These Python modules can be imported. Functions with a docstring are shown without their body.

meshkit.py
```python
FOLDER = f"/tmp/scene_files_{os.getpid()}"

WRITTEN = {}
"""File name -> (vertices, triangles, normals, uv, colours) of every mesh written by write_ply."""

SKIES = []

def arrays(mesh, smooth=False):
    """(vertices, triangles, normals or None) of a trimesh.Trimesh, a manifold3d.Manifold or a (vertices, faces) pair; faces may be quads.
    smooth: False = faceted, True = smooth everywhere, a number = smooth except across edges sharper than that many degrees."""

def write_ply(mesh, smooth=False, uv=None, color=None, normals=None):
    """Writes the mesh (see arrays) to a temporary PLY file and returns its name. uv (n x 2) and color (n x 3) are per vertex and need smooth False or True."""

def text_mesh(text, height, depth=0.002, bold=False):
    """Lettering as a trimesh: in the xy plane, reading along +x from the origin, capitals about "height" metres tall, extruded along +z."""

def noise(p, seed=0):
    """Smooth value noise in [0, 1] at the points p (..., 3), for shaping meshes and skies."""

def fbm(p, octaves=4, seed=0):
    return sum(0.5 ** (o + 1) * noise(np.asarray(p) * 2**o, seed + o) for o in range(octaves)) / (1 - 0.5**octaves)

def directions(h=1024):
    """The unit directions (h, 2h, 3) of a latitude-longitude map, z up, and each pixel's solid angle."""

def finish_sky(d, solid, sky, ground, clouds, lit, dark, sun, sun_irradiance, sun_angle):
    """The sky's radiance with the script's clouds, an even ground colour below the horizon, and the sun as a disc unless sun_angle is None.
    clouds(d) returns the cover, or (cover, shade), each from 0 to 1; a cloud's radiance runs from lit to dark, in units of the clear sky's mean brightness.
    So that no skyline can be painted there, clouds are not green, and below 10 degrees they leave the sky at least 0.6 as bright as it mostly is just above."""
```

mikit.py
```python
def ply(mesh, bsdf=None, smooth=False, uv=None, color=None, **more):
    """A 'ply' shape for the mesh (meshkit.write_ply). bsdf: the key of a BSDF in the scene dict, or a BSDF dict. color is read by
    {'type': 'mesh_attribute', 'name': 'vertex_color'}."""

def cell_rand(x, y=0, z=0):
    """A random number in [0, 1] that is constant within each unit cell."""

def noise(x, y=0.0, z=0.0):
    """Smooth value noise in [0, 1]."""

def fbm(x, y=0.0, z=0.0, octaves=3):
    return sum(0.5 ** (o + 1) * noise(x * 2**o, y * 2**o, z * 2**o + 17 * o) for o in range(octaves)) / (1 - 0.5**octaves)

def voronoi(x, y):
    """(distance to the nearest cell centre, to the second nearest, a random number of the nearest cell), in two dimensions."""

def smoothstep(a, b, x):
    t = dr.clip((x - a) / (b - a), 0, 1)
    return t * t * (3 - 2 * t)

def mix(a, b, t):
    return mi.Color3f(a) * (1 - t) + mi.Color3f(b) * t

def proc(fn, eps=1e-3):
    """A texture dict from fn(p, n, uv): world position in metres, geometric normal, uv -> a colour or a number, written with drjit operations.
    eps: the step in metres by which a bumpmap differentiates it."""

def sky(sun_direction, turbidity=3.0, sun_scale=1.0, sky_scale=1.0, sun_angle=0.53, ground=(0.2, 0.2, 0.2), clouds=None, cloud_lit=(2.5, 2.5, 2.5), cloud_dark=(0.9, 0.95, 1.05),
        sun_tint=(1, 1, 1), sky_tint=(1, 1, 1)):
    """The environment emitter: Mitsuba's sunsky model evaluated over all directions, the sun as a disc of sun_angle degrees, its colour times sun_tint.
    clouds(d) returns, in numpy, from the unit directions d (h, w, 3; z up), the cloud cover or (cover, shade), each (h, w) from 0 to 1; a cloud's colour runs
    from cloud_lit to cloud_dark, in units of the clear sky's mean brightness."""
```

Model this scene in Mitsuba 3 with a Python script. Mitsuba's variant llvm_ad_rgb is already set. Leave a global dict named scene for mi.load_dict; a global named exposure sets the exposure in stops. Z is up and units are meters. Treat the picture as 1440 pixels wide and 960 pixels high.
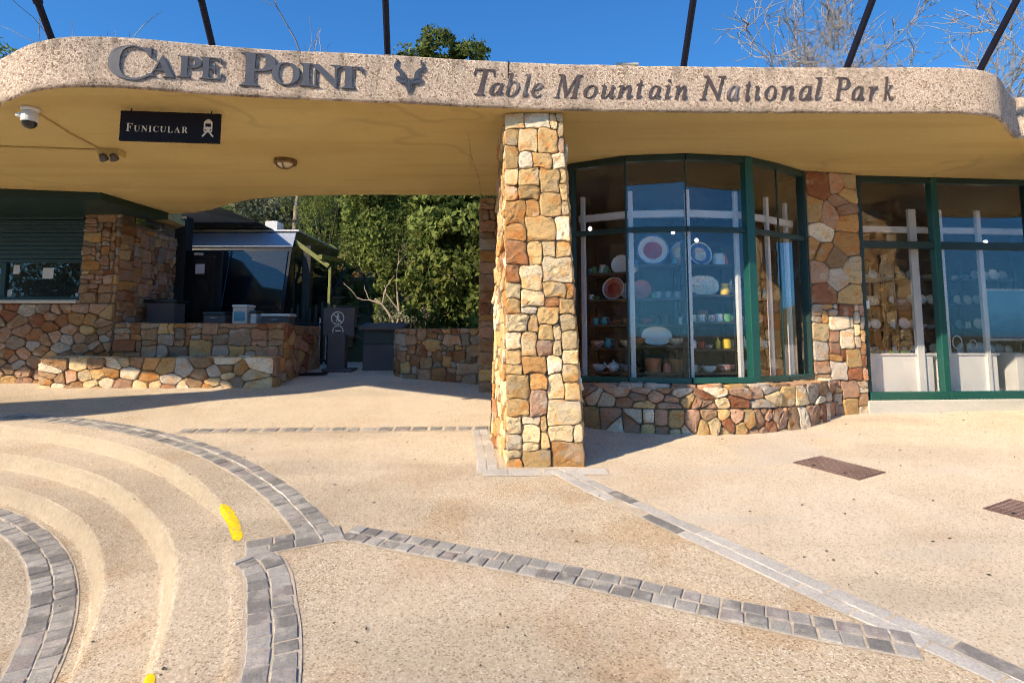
import math, random
import numpy as np, trimesh, drjit as dr, mitsuba as mi, mikit, meshkit
from mikit import proc, noise, fbm, voronoi, cell_rand, smoothstep, mix
from shapely.geometry import Polygon, MultiPoint, Point, box as sbox, LineString
from shapely.ops import unary_union
import shapely
from scipy.interpolate import CubicSpline

T = mi.ScalarTransform4f
scene, labels = {}, {}

# ------------------------------------------------------------------ camera, light, exposure
PITCH = math.radians(5.8)
scene['camera'] = {'type': 'perspective', 'fov': 2 * math.degrees(math.atan(720 / 850)), 'fov_axis': 'x',
                   'near_clip': 0.05, 'far_clip': 9000.0, 'principal_point_offset_y': 0.0979,
                   'to_world': T().look_at(origin=[0, 0, 1.0], target=[0, math.cos(PITCH), 1.0 + math.sin(PITCH)], up=[0, 0, 1])}
SUN_EL = math.radians(29.5)
scene['sky'] = mikit.sky((-0.77 * math.cos(SUN_EL), -0.638 * math.cos(SUN_EL), math.sin(SUN_EL)), turbidity=2.6,
                         sun_tint=(0.97, 1.0, 1.06), sky_scale=.53, sky_tint=(0.54, 1.34, 2.2), ground=(0.3, 0.25, 0.18))
exposure = 2.43
PI = math.pi

# ------------------------------------------------------------------ bookkeeping
_used = set()
def uniq(name):
    k, n = name, 0
    while k in _used:
        n += 1
        k = f'{name}_{n:03d}'
    _used.add(k)
    return k
def lab(key, label=None, cat=None, group=None, kind=None):
    d = labels.setdefault(key, {})
    for a, b in (('label', label), ('category', cat), ('group', group), ('kind', kind)):
        if b: d[a] = b
    return key
def thing(name, label, cat, group=None):
    return lab(uniq(name), label, cat, group)
def add(name, mesh, mat, parent=None, smooth=False, uv=None, **more):
    key = uniq(f'{parent}__{name}' if parent else name)
    scene[key] = mikit.ply(mesh, mat, smooth=smooth, uv=uv, **more)
    return key
def one(name, mesh, mat, label, cat, group=None, smooth=False, **more):
    return lab(add(name, mesh, mat, None, smooth, **more), label, cat, group)
def struct(name, mesh, mat, label=None, smooth=False, **more):
    return lab(add(name, mesh, mat, None, smooth, **more), label, None, None, 'structure')
cat_ = trimesh.util.concatenate
def lin(r, g, b):
    return tuple((c / 255 / 12.92) if c < 10 else ((c / 255 + .055) / 1.055) ** 2.4 for c in (r, g, b))

# ------------------------------------------------------------------ materials
def bs(name, d): scene[name] = d
def two(d): return {'type': 'twosided', 'bsdf': d}
def rgb(c): return {'type': 'rgb', 'value': list(c)}
def plain(name, c, rough=.6, metal=0.0, spec=.5, **k):
    bs(name, two({'type': 'principled', 'base_color': rgb(c) if isinstance(c, tuple) else proc(c), 'roughness': rough, 'metallic': metal, 'specular': spec, **k}))
def bumped(name, c, h, scale, rough=.7, spec=.3, eps=1e-3, metal=0.0):
    bs(name, two({'type': 'bumpmap', 'scale': scale, 'tex': proc(h, eps),
                  'bsdf': {'type': 'principled', 'base_color': proc(c) if callable(c) else rgb(c), 'roughness': rough, 'specular': spec, 'metallic': metal}}))

def C(*c): return mi.Color3f(*c)
def pave_col(p, n, uv):
    f1, f2, w = voronoi(p.x * 112, p.y * 112)
    g1, g2, w2 = voronoi(p.x * 38 + 7, p.y * 38)
    side = (p.x - 0.55) * 0.853 + (p.y - 5.0) * 0.522          # east of the long granite line the plaza is worn paler
    patch = fbm(p.x * .9, p.y * .9, 3.0, 4)
    pale = smoothstep(-.05, .08, side)
    far = smoothstep(4.0, 6.2, p.y)
    worn = dr.clip(dr.maximum(pale * .8, far * .7) + (patch - .5) * 1.1, 0, 1)
    stone = mix(C(.46, .36, .235), C(.68, .58, .44), cell_rand(w * 997, 3))
    stone = mix(stone, C(.25, .17, .105), smoothstep(.84, .91, w) * .8)
    stone = mix(stone, C(.74, .68, .57), smoothstep(.09, .04, w))
    paste = mix(C(.55, .455, .33), C(.62, .53, .40), patch)
    c = mix(paste * .74, stone, smoothstep(.02, .2, f2 - f1))
    c = mix(c, C(.22, .14, .085), smoothstep(.955, .975, w2) * smoothstep(.34, .22, g1) * .75)
    c = mix(c, c * C(.9, .82, .74), smoothstep(.5, .75, fbm(p.x * 2.3, p.y * 2.3, 7.0, 4)))
    smooth_c = mix(C(.56, .475, .36), C(.64, .56, .445), fbm(p.x * 5, p.y * 5, 1.0, 4)) * (.9 + .2 * noise(p.x * 90, p.y * 90))
    smooth_c = mix(smooth_c, smooth_c * C(.66, .6, .55), smoothstep(.84, .9, w) * .6)
    c = mix(c, smooth_c, worn * .85)
    stain = smoothstep(.55, .75, fbm(p.x * .55 + 11, p.y * 1.4 + 3, 0.0, 4))
    grey = smoothstep(.56, .72, fbm(p.x * .8 + 31, p.y * 1.9, 5.0, 4)) * pale
    c = mix(c * (1 - .13 * stain), C(.50, .46, .41), grey * .45)
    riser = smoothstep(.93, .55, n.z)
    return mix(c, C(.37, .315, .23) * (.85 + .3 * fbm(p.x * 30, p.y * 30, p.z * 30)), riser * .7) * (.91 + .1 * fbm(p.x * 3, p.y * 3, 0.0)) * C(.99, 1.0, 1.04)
def pave_h(p, n, uv):
    f1, f2, w = voronoi(p.x * 112, p.y * 112)
    side = (p.x - 0.55) * 0.853 + (p.y - 5.0) * 0.522
    k = 1 - .7 * dr.maximum(smoothstep(-.05, .1, side), smoothstep(4.5, 6.5, p.y))
    return smoothstep(.0, .35, f2 - f1) * (.5 + w) * k + .5 * noise(p.x * 150, p.y * 150)
bumped('pavement_mat', pave_col, pave_h, .0028, rough=.85, spec=.2, eps=2e-3)
def fascia_col(p, n, uv):
    a = p.x + p.y * .9
    f1, f2, w = voronoi(a * 70, p.z * 70)
    c = mix(C(.50, .38, .30), C(.78, .68, .57), cell_rand(w * 991, 5))
    c = mix(c, C(.30, .20, .15), smoothstep(.86, .92, w))
    c = mix(C(.30, .23, .18), c, smoothstep(.0, .22, f2 - f1))
    streak = smoothstep(.5, .8, fbm(a * 6, p.z * .8, 1.0, 3))
    grime = smoothstep(3.06, 2.99, p.z) * smoothstep(.35, .7, fbm(a * 4, 0.5, 2.0))
    drip = smoothstep(.58, .72, fbm(a * 13, p.z * .5, 6.0, 3)) * smoothstep(3.2, 3.42, p.z)
    return c * (1 - .25 * streak) * (1 - .45 * grime) * (1 - .35 * drip)
def fascia_h(p, n, uv):
    f1, f2, w = voronoi((p.x + p.y * .9) * 70, p.z * 70)
    return smoothstep(.0, .4, f2 - f1) * (.4 + w)
bumped('aggregate_mat', fascia_col, fascia_h, .007, rough=.85, spec=.2, eps=2e-3)
def soffit_col(p, n, uv):
    q = fbm(p.x * .8, p.y * 1.1, 0.0, 4)
    c = mix(C(.45, .35, .15), C(.55, .44, .205), q)
    c = mix(c, c * C(.9, .84, .78), smoothstep(.45, .7, fbm(p.x * .5 + p.y * .2, p.y * 5.0, 4.0, 4)) * .6)
    form = smoothstep(.006, .0, dr.abs((p.y * .35 + p.x * .04) * 2.4 - dr.floor((p.y * .35 + p.x * .04) * 2.4) - .5) / 2.4) * (.3 + .7 * noise(p.x * 2, p.y))
    tide = smoothstep(.03, .0, dr.abs(fbm(p.x * .7 + 3, p.y * .7, 9.0, 4) - .56)) * smoothstep(.45, .6, fbm(p.x * .4, p.y * .4, 2.0))
    c = c * (1 - .13 * form) * (1 - .14 * tide)
    line = smoothstep(.012, .0, dr.abs(p.x + .42 + .05 * noise(p.y * 2))) * smoothstep(5.6, 6.2, p.y) * noise(p.y * 30)
    return c * (1 - .5 * line) * (.97 + .06 * noise(p.x * 60, p.y * 60))
plain('soffit_mat', soffit_col, .75, spec=.2)

STONE = [(.66, .52, .31), (.58, .40, .19), (.50, .28, .11), (.34, .17, .08), (.46, .29, .20), (.46, .41, .35), (.72, .63, .48), (.30, .13, .07), (.38, .25, .15), (.30, .24, .19)]
def stone_col(p, n, uv):
    i = uv.x * len(STONE)
    c = C(*STONE[0])
    for k in range(1, len(STONE)): c = dr.select(i >= k, C(*STONE[k]), c)
    c = c * (.72 + .5 * uv.y)
    o = uv.x * 31 + uv.y * 17
    a = fbm(p.x * 11 + o, p.y * 11, p.z * 11 + o, 4)
    c = mix(c, c * C(1.02, .72, .46), smoothstep(.5, .72, a) * .8)
    c = mix(c, C(.62, .55, .44) * (.6 + .6 * uv.y), smoothstep(.56, .8, fbm(p.x * 7, p.y * 7 + o, p.z * 7, 3)) * .55)
    vein = smoothstep(.03, .0, dr.abs(fbm(p.x * 9, p.y * 9, p.z * 13 + o, 3) - .52))
    return c * (1 - .3 * vein) * (.82 + .36 * noise(p.x * 95, p.y * 95, p.z * 95))
def stone_h(p, n, uv):
    return fbm(p.x * 22, p.y * 22, p.z * 22, 4) + .35 * noise(p.x * 110, p.y * 110, p.z * 110)
bumped('stone_mat', stone_col, stone_h, .032, rough=.85, spec=.25, eps=3e-3)
bumped('mortar_mat', lambda p, n, uv: mix(C(.12, .09, .065), C(.24, .185, .125), fbm(p.x * 9, p.y * 9, p.z * 9)), stone_h, .012, rough=.9, spec=.15, eps=3e-3)
def sett_col(p, n, uv):
    c = mix(C(.17, .165, .163), C(.345, .335, .32), uv.y)
    c = mix(c, C(.30, .25, .25), smoothstep(.8, .95, uv.x) * .5)
    c = mix(c, C(.50, .47, .43), smoothstep(.45, .8, fbm(p.x * 14, p.y * 14, 0.0, 3)) * .45)
    return c * (.78 + .44 * noise(p.x * 170, p.y * 170, p.z * 90))
bumped('sett_mat', sett_col, lambda p, n, uv: fbm(p.x * 45, p.y * 45, p.z * 45, 3), .006, rough=.75, spec=.3, eps=2e-3)
bumped('smeared_sett_mat', lambda p, n, uv: mix(C(.37, .36, .35), C(.50, .48, .455), fbm(p.x * 6, p.y * 6, 0.0, 4)) * (.9 + .2 * uv.y) * (.85 + .3 * noise(p.x * 120, p.y * 120)),
       lambda p, n, uv: fbm(p.x * 30, p.y * 30, 0.0, 3), .004, rough=.85, spec=.2, eps=2e-3)
bumped('grout_mat', lambda p, n, uv: mix(C(.40, .345, .27), C(.55, .48, .39), fbm(p.x * 8, p.y * 8, 0.0, 3)) * (.85 + .3 * noise(p.x * 150, p.y * 150)),
       lambda p, n, uv: noise(p.x * 130, p.y * 130), .003, rough=.9, spec=.15, eps=2e-3)
plain('white_grout_mat', lambda p, n, uv: mix(C(.42, .39, .35), C(.72, .69, .63), smoothstep(.35, .6, fbm(p.x * 9, p.y * 9, 0.0, 3))), .85)
def steel_paint(c, s=.12):
    def fn(p, n, uv):
        return C(*c) * (1 - s + 2 * s * fbm(p.x * 3, p.y * 3, p.z * 3, 3))
    return fn
plain('green_paint_mat', steel_paint((.010, .080, .066)), .32)
plain('dark_green_mat', steel_paint((.010, .035, .035)), .4)
plain('shutter_mat', steel_paint((.014, .045, .05)), .45)
plain('white_paint_mat', steel_paint((.62, .63, .64), .05), .45)
plain('black_metal_mat', steel_paint((.012, .012, .014)), .45)
plain('pole_mat', steel_paint((.006, .006, .018)), .5, spec=.3)
plain('dark_body_mat', steel_paint((.010, .011, .014)), .25)
plain('letter_metal_mat', lambda p, n, uv: mix(C(.035, .043, .068), C(.055, .064, .092), fbm(p.x * 5, p.y * 5, p.z * 9)), .5, spec=.5)
plain('weathered_letter_mat', lambda p, n, uv: mix(C(.075, .055, .052), C(.17, .155, .175), smoothstep(.55, .75, fbm((p.x + p.y) * 5, p.z * 5, 2.0, 3))), .55)
plain('sign_black_mat', (.011, .009, .014), .7, spec=.2)
plain('print_cream_mat', (.70, .60, .45), .6)
plain('print_white_mat', (.62, .60, .58), .6)
plain('concrete_mat', lambda p, n, uv: mix(C(.42, .41, .38), C(.58, .57, .53), fbm(p.x * 2, p.y * 2, p.z * 4, 4)) * (.92 + .16 * noise(p.x * 80, p.y * 80, p.z * 80)), .8, spec=.2)
plain('panel_grey_mat', lambda p, n, uv: mix(C(.06, .057, .066), C(.105, .10, .11), fbm(p.x * 3, p.y * 3, p.z * 3)), .7)
plain('cctv_white_mat', (.62, .63, .64), .3)
plain('brass_mat', lambda p, n, uv: mix(C(.13, .085, .035), C(.24, .16, .07), noise(p.x * 40, p.y * 40)), .45, metal=.4)
plain('visor_mat', (.30, .34, .43), .25)
plain('lens_mat', (.02, .02, .022), .08)
plain('frosted_mat', (.62, .55, .42), .35)
bumped('yellow_paint_mat', lambda p, n, uv: mix(C(.80, .55, .015), C(.50, .38, .19), smoothstep(.58, .66, fbm(p.x * 45, p.y * 45, p.z * 45, 3))) * (.8 + .4 * noise(p.x * 70, p.y * 70, p.z * 70)), pave_h, .004, rough=.85, spec=.15, eps=2e-3)
plain('iron_mat', lambda p, n, uv: mix(C(.10, .06, .052), C(.19, .125, .11), fbm(p.x * 6, p.y * 6, 0.0, 4)), .6, spec=.4)
plain('worn_iron_mat', lambda p, n, uv: mix(C(.20, .14, .125), C(.34, .27, .25), fbm(p.x * 6, p.y * 6, 0.0, 4)), .45, spec=.5)
bs('window_glass_mat', {'type': 'thindielectric', 'int_ior': 1.62})
bs('clear_glass_mat', {'type': 'thindielectric', 'int_ior': 1.42})
bs('dark_glass_mat', two({'type': 'principled', 'base_color': rgb((.006, .007, .009)), 'roughness': .03, 'specular': .95, 'clearcoat': 1.0, 'clearcoat_gloss': .98}))
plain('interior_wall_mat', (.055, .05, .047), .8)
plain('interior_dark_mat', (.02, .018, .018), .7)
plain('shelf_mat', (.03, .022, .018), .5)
plain('soil_mat', lambda p, n, uv: mix(C(.05, .035, .022), C(.12, .09, .055), fbm(p.x * 6, p.y * 6, p.z * 6, 4)), .95)
plain('rubber_mat', (.014, .014, .016), .9)
plain('bark_mat', lambda p, n, uv: mix(C(.20, .16, .12), C(.42, .36, .29), fbm(p.x * 9, p.y * 9, p.z * 3, 3)), .85)
plain('dark_bark_mat', (.06, .045, .03), .9)
plain('pale_bark_mat', lambda p, n, uv: mix(C(.15, .135, .13), C(.38, .355, .335), fbm(p.x * 5, p.y * 5, p.z * 3, 3)), .8)
plain('terrain_mat', lambda p, n, uv: mix(C(.10, .08, .045), C(.09, .105, .04), fbm(p.x * .7, p.y * .7, 0.0, 4)), .95)
plain('sun_green_mat', lambda p, n, uv: mix(C(.12, .13, .035), C(.22, .25, .07), fbm(p.x * 9, p.y * 9, p.z * 9, 4)), .5)
plain('timber_mat', lambda p, n, uv: mix(C(.20, .12, .06), C(.32, .2, .1), fbm(p.x * 4, p.y * 4, p.z * 30)), .8)
def leaf_col(p, n, uv):
    c = mix(C(.024, .046, .016), C(.26, .325, .095), uv.x)
    return mix(c, C(.20, .19, .05), smoothstep(.75, 1.0, uv.y) * .7)
bs('leaf_mat', {'type': 'principledthin', 'base_color': proc(leaf_col), 'roughness': .42, 'diff_trans': .7, 'eta': 1.45, 'spec_trans': 0.0})
def grey_leaf_col(p, n, uv):
    return mix(C(.08, .10, .06), C(.38, .40, .27), uv.x)
bs('grey_leaf_mat', {'type': 'principledthin', 'base_color': proc(grey_leaf_col), 'roughness': .5, 'diff_trans': .6, 'eta': 1.4, 'spec_trans': 0.0})
CER = {'white': (.78, .77, .73), 'cream': (.70, .60, .42), 'red': (.42, .03, .03), 'coral': (.55, .13, .10), 'teal': (.06, .36, .38), 'blue': (.05, .12, .36), 'yellow': (.70, .50, .06),
       'black': (.02, .02, .022), 'brown': (.20, .09, .04), 'green': (.10, .26, .08), 'terracotta': (.38, .13, .06), 'grey': (.32, .32, .33)}
for k, c in CER.items(): plain(f'{k}_glaze_mat', c, .18)
def motley(p, n, uv):
    f1, f2, w = voronoi(p.x * 55 + p.y * 21, p.z * 55)
    c = dr.select(w < .2, C(.10, .35, .10), dr.select(w < .4, C(.65, .08, .06), dr.select(w < .6, C(.75, .62, .1), dr.select(w < .75, C(.08, .2, .5), C(.75, .73, .66)))))
    return mix(C(.75, .73, .66), c, smoothstep(.4, .3, f1))
plain('motley_glaze_mat', motley, .2)
def banded(p, n, uv):
    return mix(C(.76, .73, .66), C(.45, .04, .04), smoothstep(.35, .5, noise(p.x * 70, p.y * 70, p.z * 50)) * .8)
plain('patterned_glaze_mat', banded, .2)

# ------------------------------------------------------------------ geometry helpers
def obox(c, half, yaw=0.0, bev=.004, M=None):
    hx, hy, hz = half
    b = min(bev, .45 * min(half))
    pts = []
    for sx in (-1, 1):
        for sy in (-1, 1):
            for sz in (-1, 1):
                pts += [(sx * (hx - b), sy * (hy - b), sz * hz), (sx * (hx - b), sy * hy, sz * (hz - b)), (sx * hx, sy * (hy - b), sz * (hz - b))] if b > 0 else [(sx * hx, sy * hy, sz * hz)]
    m = trimesh.convex.convex_hull(np.array(pts))
    v = np.array(m.vertices)
    if M is not None: v = v @ np.asarray(M).T
    cs, sn = math.cos(yaw), math.sin(yaw)
    v = v @ np.array([[cs, sn, 0], [-sn, cs, 0], [0, 0, 1]]) + np.asarray(c, float)
    return trimesh.Trimesh(v, m.faces, process=False)
def bx(x0, x1, y0, y1, z0, z1, bev=.004):
    return obox(((x0 + x1) / 2, (y0 + y1) / 2, (z0 + z1) / 2), ((x1 - x0) / 2, (y1 - y0) / 2, (z1 - z0) / 2), 0, bev)
def beam(p0, p1, w, h, up=(0, 0, 1), bev=.004):
    """a chamfered bar from p0 to p1, w across and h along up"""
    p0, p1 = np.asarray(p0, float), np.asarray(p1, float)
    d = p1 - p0; L = np.linalg.norm(d); d /= L
    s = np.cross(np.asarray(up, float), d)
    if np.linalg.norm(s) < 1e-6: s = np.cross((0, 1, 0), d)
    s /= np.linalg.norm(s); u = np.cross(d, s)
    return obox((p0 + p1) / 2, (L / 2, w / 2, h / 2), 0, bev, np.stack([d, s, u], 1))
def tube(pts, r, sides=8):
    p = np.asarray(pts, float); r = np.broadcast_to(np.asarray(r, float), (len(p),))
    t = np.gradient(p, axis=0); t /= np.linalg.norm(t, axis=1, keepdims=True) + 1e-12
    a = np.cross(t, [0.31, .17, .94] if abs(t[:, 2]).mean() < .9 else [1, .1, 0]); a /= np.linalg.norm(a, axis=1, keepdims=True) + 1e-12
    b = np.cross(t, a); ang = np.arange(sides) * 2 * PI / sides
    v = p[:, None] + r[:, None, None] * (np.cos(ang)[None, :, None] * a[:, None] + np.sin(ang)[None, :, None] * b[:, None])
    f = []
    for i in range(len(p) - 1):
        for j in range(sides):
            k = (j + 1) % sides
            f += [(i * sides + j, i * sides + k, (i + 1) * sides + k), (i * sides + j, (i + 1) * sides + k, (i + 1) * sides + j)]
    v = list(v.reshape(-1, 3)); n = len(v)
    v += [p[0], p[-1]]
    for j in range(sides):
        k = (j + 1) % sides
        f += [(n, k, j), (n + 1, (len(p) - 1) * sides + j, (len(p) - 1) * sides + k)]
    return trimesh.Trimesh(np.array(v), np.array(f), process=False)
def lathe(prof, c=(0, 0, 0), sections=24, M=None):
    m = trimesh.creation.revolve(np.array(prof, float), sections=sections)
    v = np.array(m.vertices)
    if M is not None: v = v @ np.asarray(M).T
    return trimesh.Trimesh(v + np.asarray(c, float), m.faces, process=False)
def extr(poly, z0, z1):
    ms = []
    for g in getattr(poly, 'geoms', [poly]):
        m = trimesh.creation.extrude_polygon(g, z1 - z0, engine='earcut'); m.apply_translation([0, 0, z0]); ms.append(m)
    return cat_(ms)
def strip(rows):
    """a sheet through rows of points, all of one length"""
    R = np.asarray(rows, float); a, b = R.shape[:2]
    i, j = np.meshgrid(np.arange(a - 1), np.arange(b - 1), indexing='ij')
    q = np.stack([i * b + j, i * b + j + 1, (i + 1) * b + j + 1, (i + 1) * b + j], -1).reshape(-1, 4)
    return trimesh.Trimesh(R.reshape(-1, 3), np.vstack([q[:, [0, 1, 2]], q[:, [0, 2, 3]]]), process=False)

# masonry: random-rubble layouts in (s, t) metres, and one raised, dressed stone per polygon
def smooth_poly(p, joint, rnd):
    q = p.buffer(-joint / 2, join_style=2)
    q = q.buffer(-rnd, join_style=2).buffer(rnd, quad_segs=2) if not q.is_empty else q
    if q.geom_type == 'MultiPolygon': q = max(q.geoms, key=lambda g: g.area)
    return q
def coursed(w, h, cell, seed, sizes, jit=.24, joint=.010, rnd=.007, over=0.0, clip=None):
    """snecked rubble: rectangles of many sizes packed on a jittered grid"""
    R = random.Random(seed)
    nx, ny = max(1, round((w + 2 * over) / cell)), max(1, round(h / cell))
    cx, cy = (w + 2 * over) / nx, h / ny
    J = {}
    def V(i, j):
        if (i, j) not in J:
            J[i, j] = (i * cx - over + (0 if i in (0, nx) else R.uniform(-jit, jit) * cx), j * cy + (0 if j in (0, ny) else R.uniform(-jit, jit) * cy))
        return J[i, j]
    occ = np.zeros((nx, ny), bool); out = []
    for j in range(ny):
        for i in range(nx):
            if occ[i, j]: continue
            opts = sizes[:]; R.shuffle(opts)
            for a, b in opts + [(2, 1), (1, 2), (1, 1)]:
                if i + a <= nx and j + b <= ny and not occ[i:i + a, j:j + b].any():
                    occ[i:i + a, j:j + b] = True
                    ring = [(i + k, j) for k in range(a)] + [(i + a, j + k) for k in range(b)] + [(i + a - k, j + b) for k in range(a)] + [(i, j + b - k) for k in range(b)]
                    out.append(Polygon([V(*q) for q in ring])); break
    res = []
    for p in out:
        if clip is not None: p = p.intersection(clip)
        if p.is_empty or p.geom_type != 'Polygon' : continue
        q = smooth_poly(p.buffer(0), joint, rnd)
        if q.geom_type == 'Polygon' and q.area > 4e-4: res.append(q)
    return res
def crazy(w, h, size, seed, aspect=1.3, joint=.012, rnd=.009, relax=1, clip=None):
    """polygonal rubble from relaxed cells"""
    R = np.random.default_rng(seed)
    n = max(3, int(w * h / (size * size * aspect)))
    box_ = sbox(0, 0, w / aspect, h)
    P = R.uniform(0, 1, (n, 2)) * [w / aspect, h]
    for k in range(relax + 1):
        cells = [c.intersection(box_) for c in shapely.voronoi_polygons(MultiPoint(P), extend_to=box_).geoms]
        if k < relax: P = np.array([[c.centroid.x, c.centroid.y] for c in cells if not c.is_empty])
    res = []
    for c in cells:
        p = shapely.affinity.scale(c, aspect, 1, origin=(0, 0))
        if clip is not None: p = p.intersection(clip)
        if p.is_empty or p.geom_type != 'Polygon': continue
        q = smooth_poly(p, joint, rnd)
        if q.geom_type == 'Polygon' and q.area > 6e-4: res.append(q)
    return res
def plane(O, a, nrm=None, b=(0, 0, 1)):
    O, a, b = (np.asarray(x, float) for x in (O, a, b)); a = a / np.linalg.norm(a)
    n_ = np.cross(a, b); n_ /= np.linalg.norm(n_)
    return lambda st, h: O + st[:, :1] * a + st[:, 1:2] * b + np.asarray(h)[:, None] * n_
def quad_plane(p00, p10, p01, p11, w, h):
    P = [np.asarray(x, float) for x in (p00, p10, p01, p11)]
    n_ = np.cross(P[1] - P[0], P[2] - P[0]); n_ /= np.linalg.norm(n_)
    def W(st, hh):
        s, t = st[:, :1] / w, st[:, 1:2] / h
        return (P[0] * (1 - s) + P[1] * s) * (1 - t) + (P[2] * (1 - s) + P[3] * s) * t + np.asarray(hh)[:, None] * n_
    return W
def path_wall(pts):
    """a vertical surface over a plan polyline (s runs along it); the outside is on its right hand"""
    p = np.asarray(pts, float); L = np.r_[0, np.cumsum(np.hypot(*np.diff(p, axis=0).T))]
    cx, cy = CubicSpline(L, p[:, 0]), CubicSpline(L, p[:, 1])
    def W(st, h):
        s = st[:, 0]; x, y = cx(s), cy(s); dx, dy = cx(s, 1), cy(s, 1); l = np.hypot(dx, dy)
        return np.stack([x + np.asarray(h) * dy / l, y - np.asarray(h) * dx / l, st[:, 1]], 1)
    return W, L[-1]
def stone_mesh(poly, W, H, R, n=None):
    per = poly.length
    n = n or int(np.clip(per / .045, 9, 18))
    ring = np.array([poly.exterior.interpolate(k / n, True).coords[0] for k in range(n)])
    if Polygon(ring).exterior.is_ccw is False: ring = ring[::-1]
    c = np.array(poly.centroid.coords[0]); d = ring - c
    small = min(1.0, math.sqrt(poly.area) / .16)
    H = H * R.uniform(.55, 1.3) * (.55 + .45 * small)
    tilt = np.array([R.uniform(-1, 1), R.uniform(-1, 1)]) * H * .9
    rings, hs = [], []
    for k, z in ((1.0, -.03), (1.0, .62 * H), (.965, .93 * H), (.80, 1.0 * H), (.45, 1.02 * H)):
        jit = np.array([R.uniform(-1, 1) for _ in range(n)])
        st = c + d * k * (1 + (.02 * jit[:, None] if k < 1 else 0))
        rings.append(st); hs.append(z + (jit * H * .24 if z > 0 else 0 * jit) + (st - c) @ tilt / max(per / 4, .05) * (z > 0))
    st = np.vstack(rings + [c[None]]); hh = np.concatenate(hs + [[1.05 * H]])
    f = []
    for r in range(len(rings) - 1):
        for j in range(n):
            k = (j + 1) % n
            f += [(r * n + j, r * n + k, (r + 1) * n + k), (r * n + j, (r + 1) * n + k, (r + 1) * n + j)]
    b = (len(rings) - 1) * n
    f += [(b + j, b + (j + 1) % n, len(st) - 1) for j in range(n)]
    return trimesh.Trimesh(W(st, hh), np.array(f), process=False)
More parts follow.
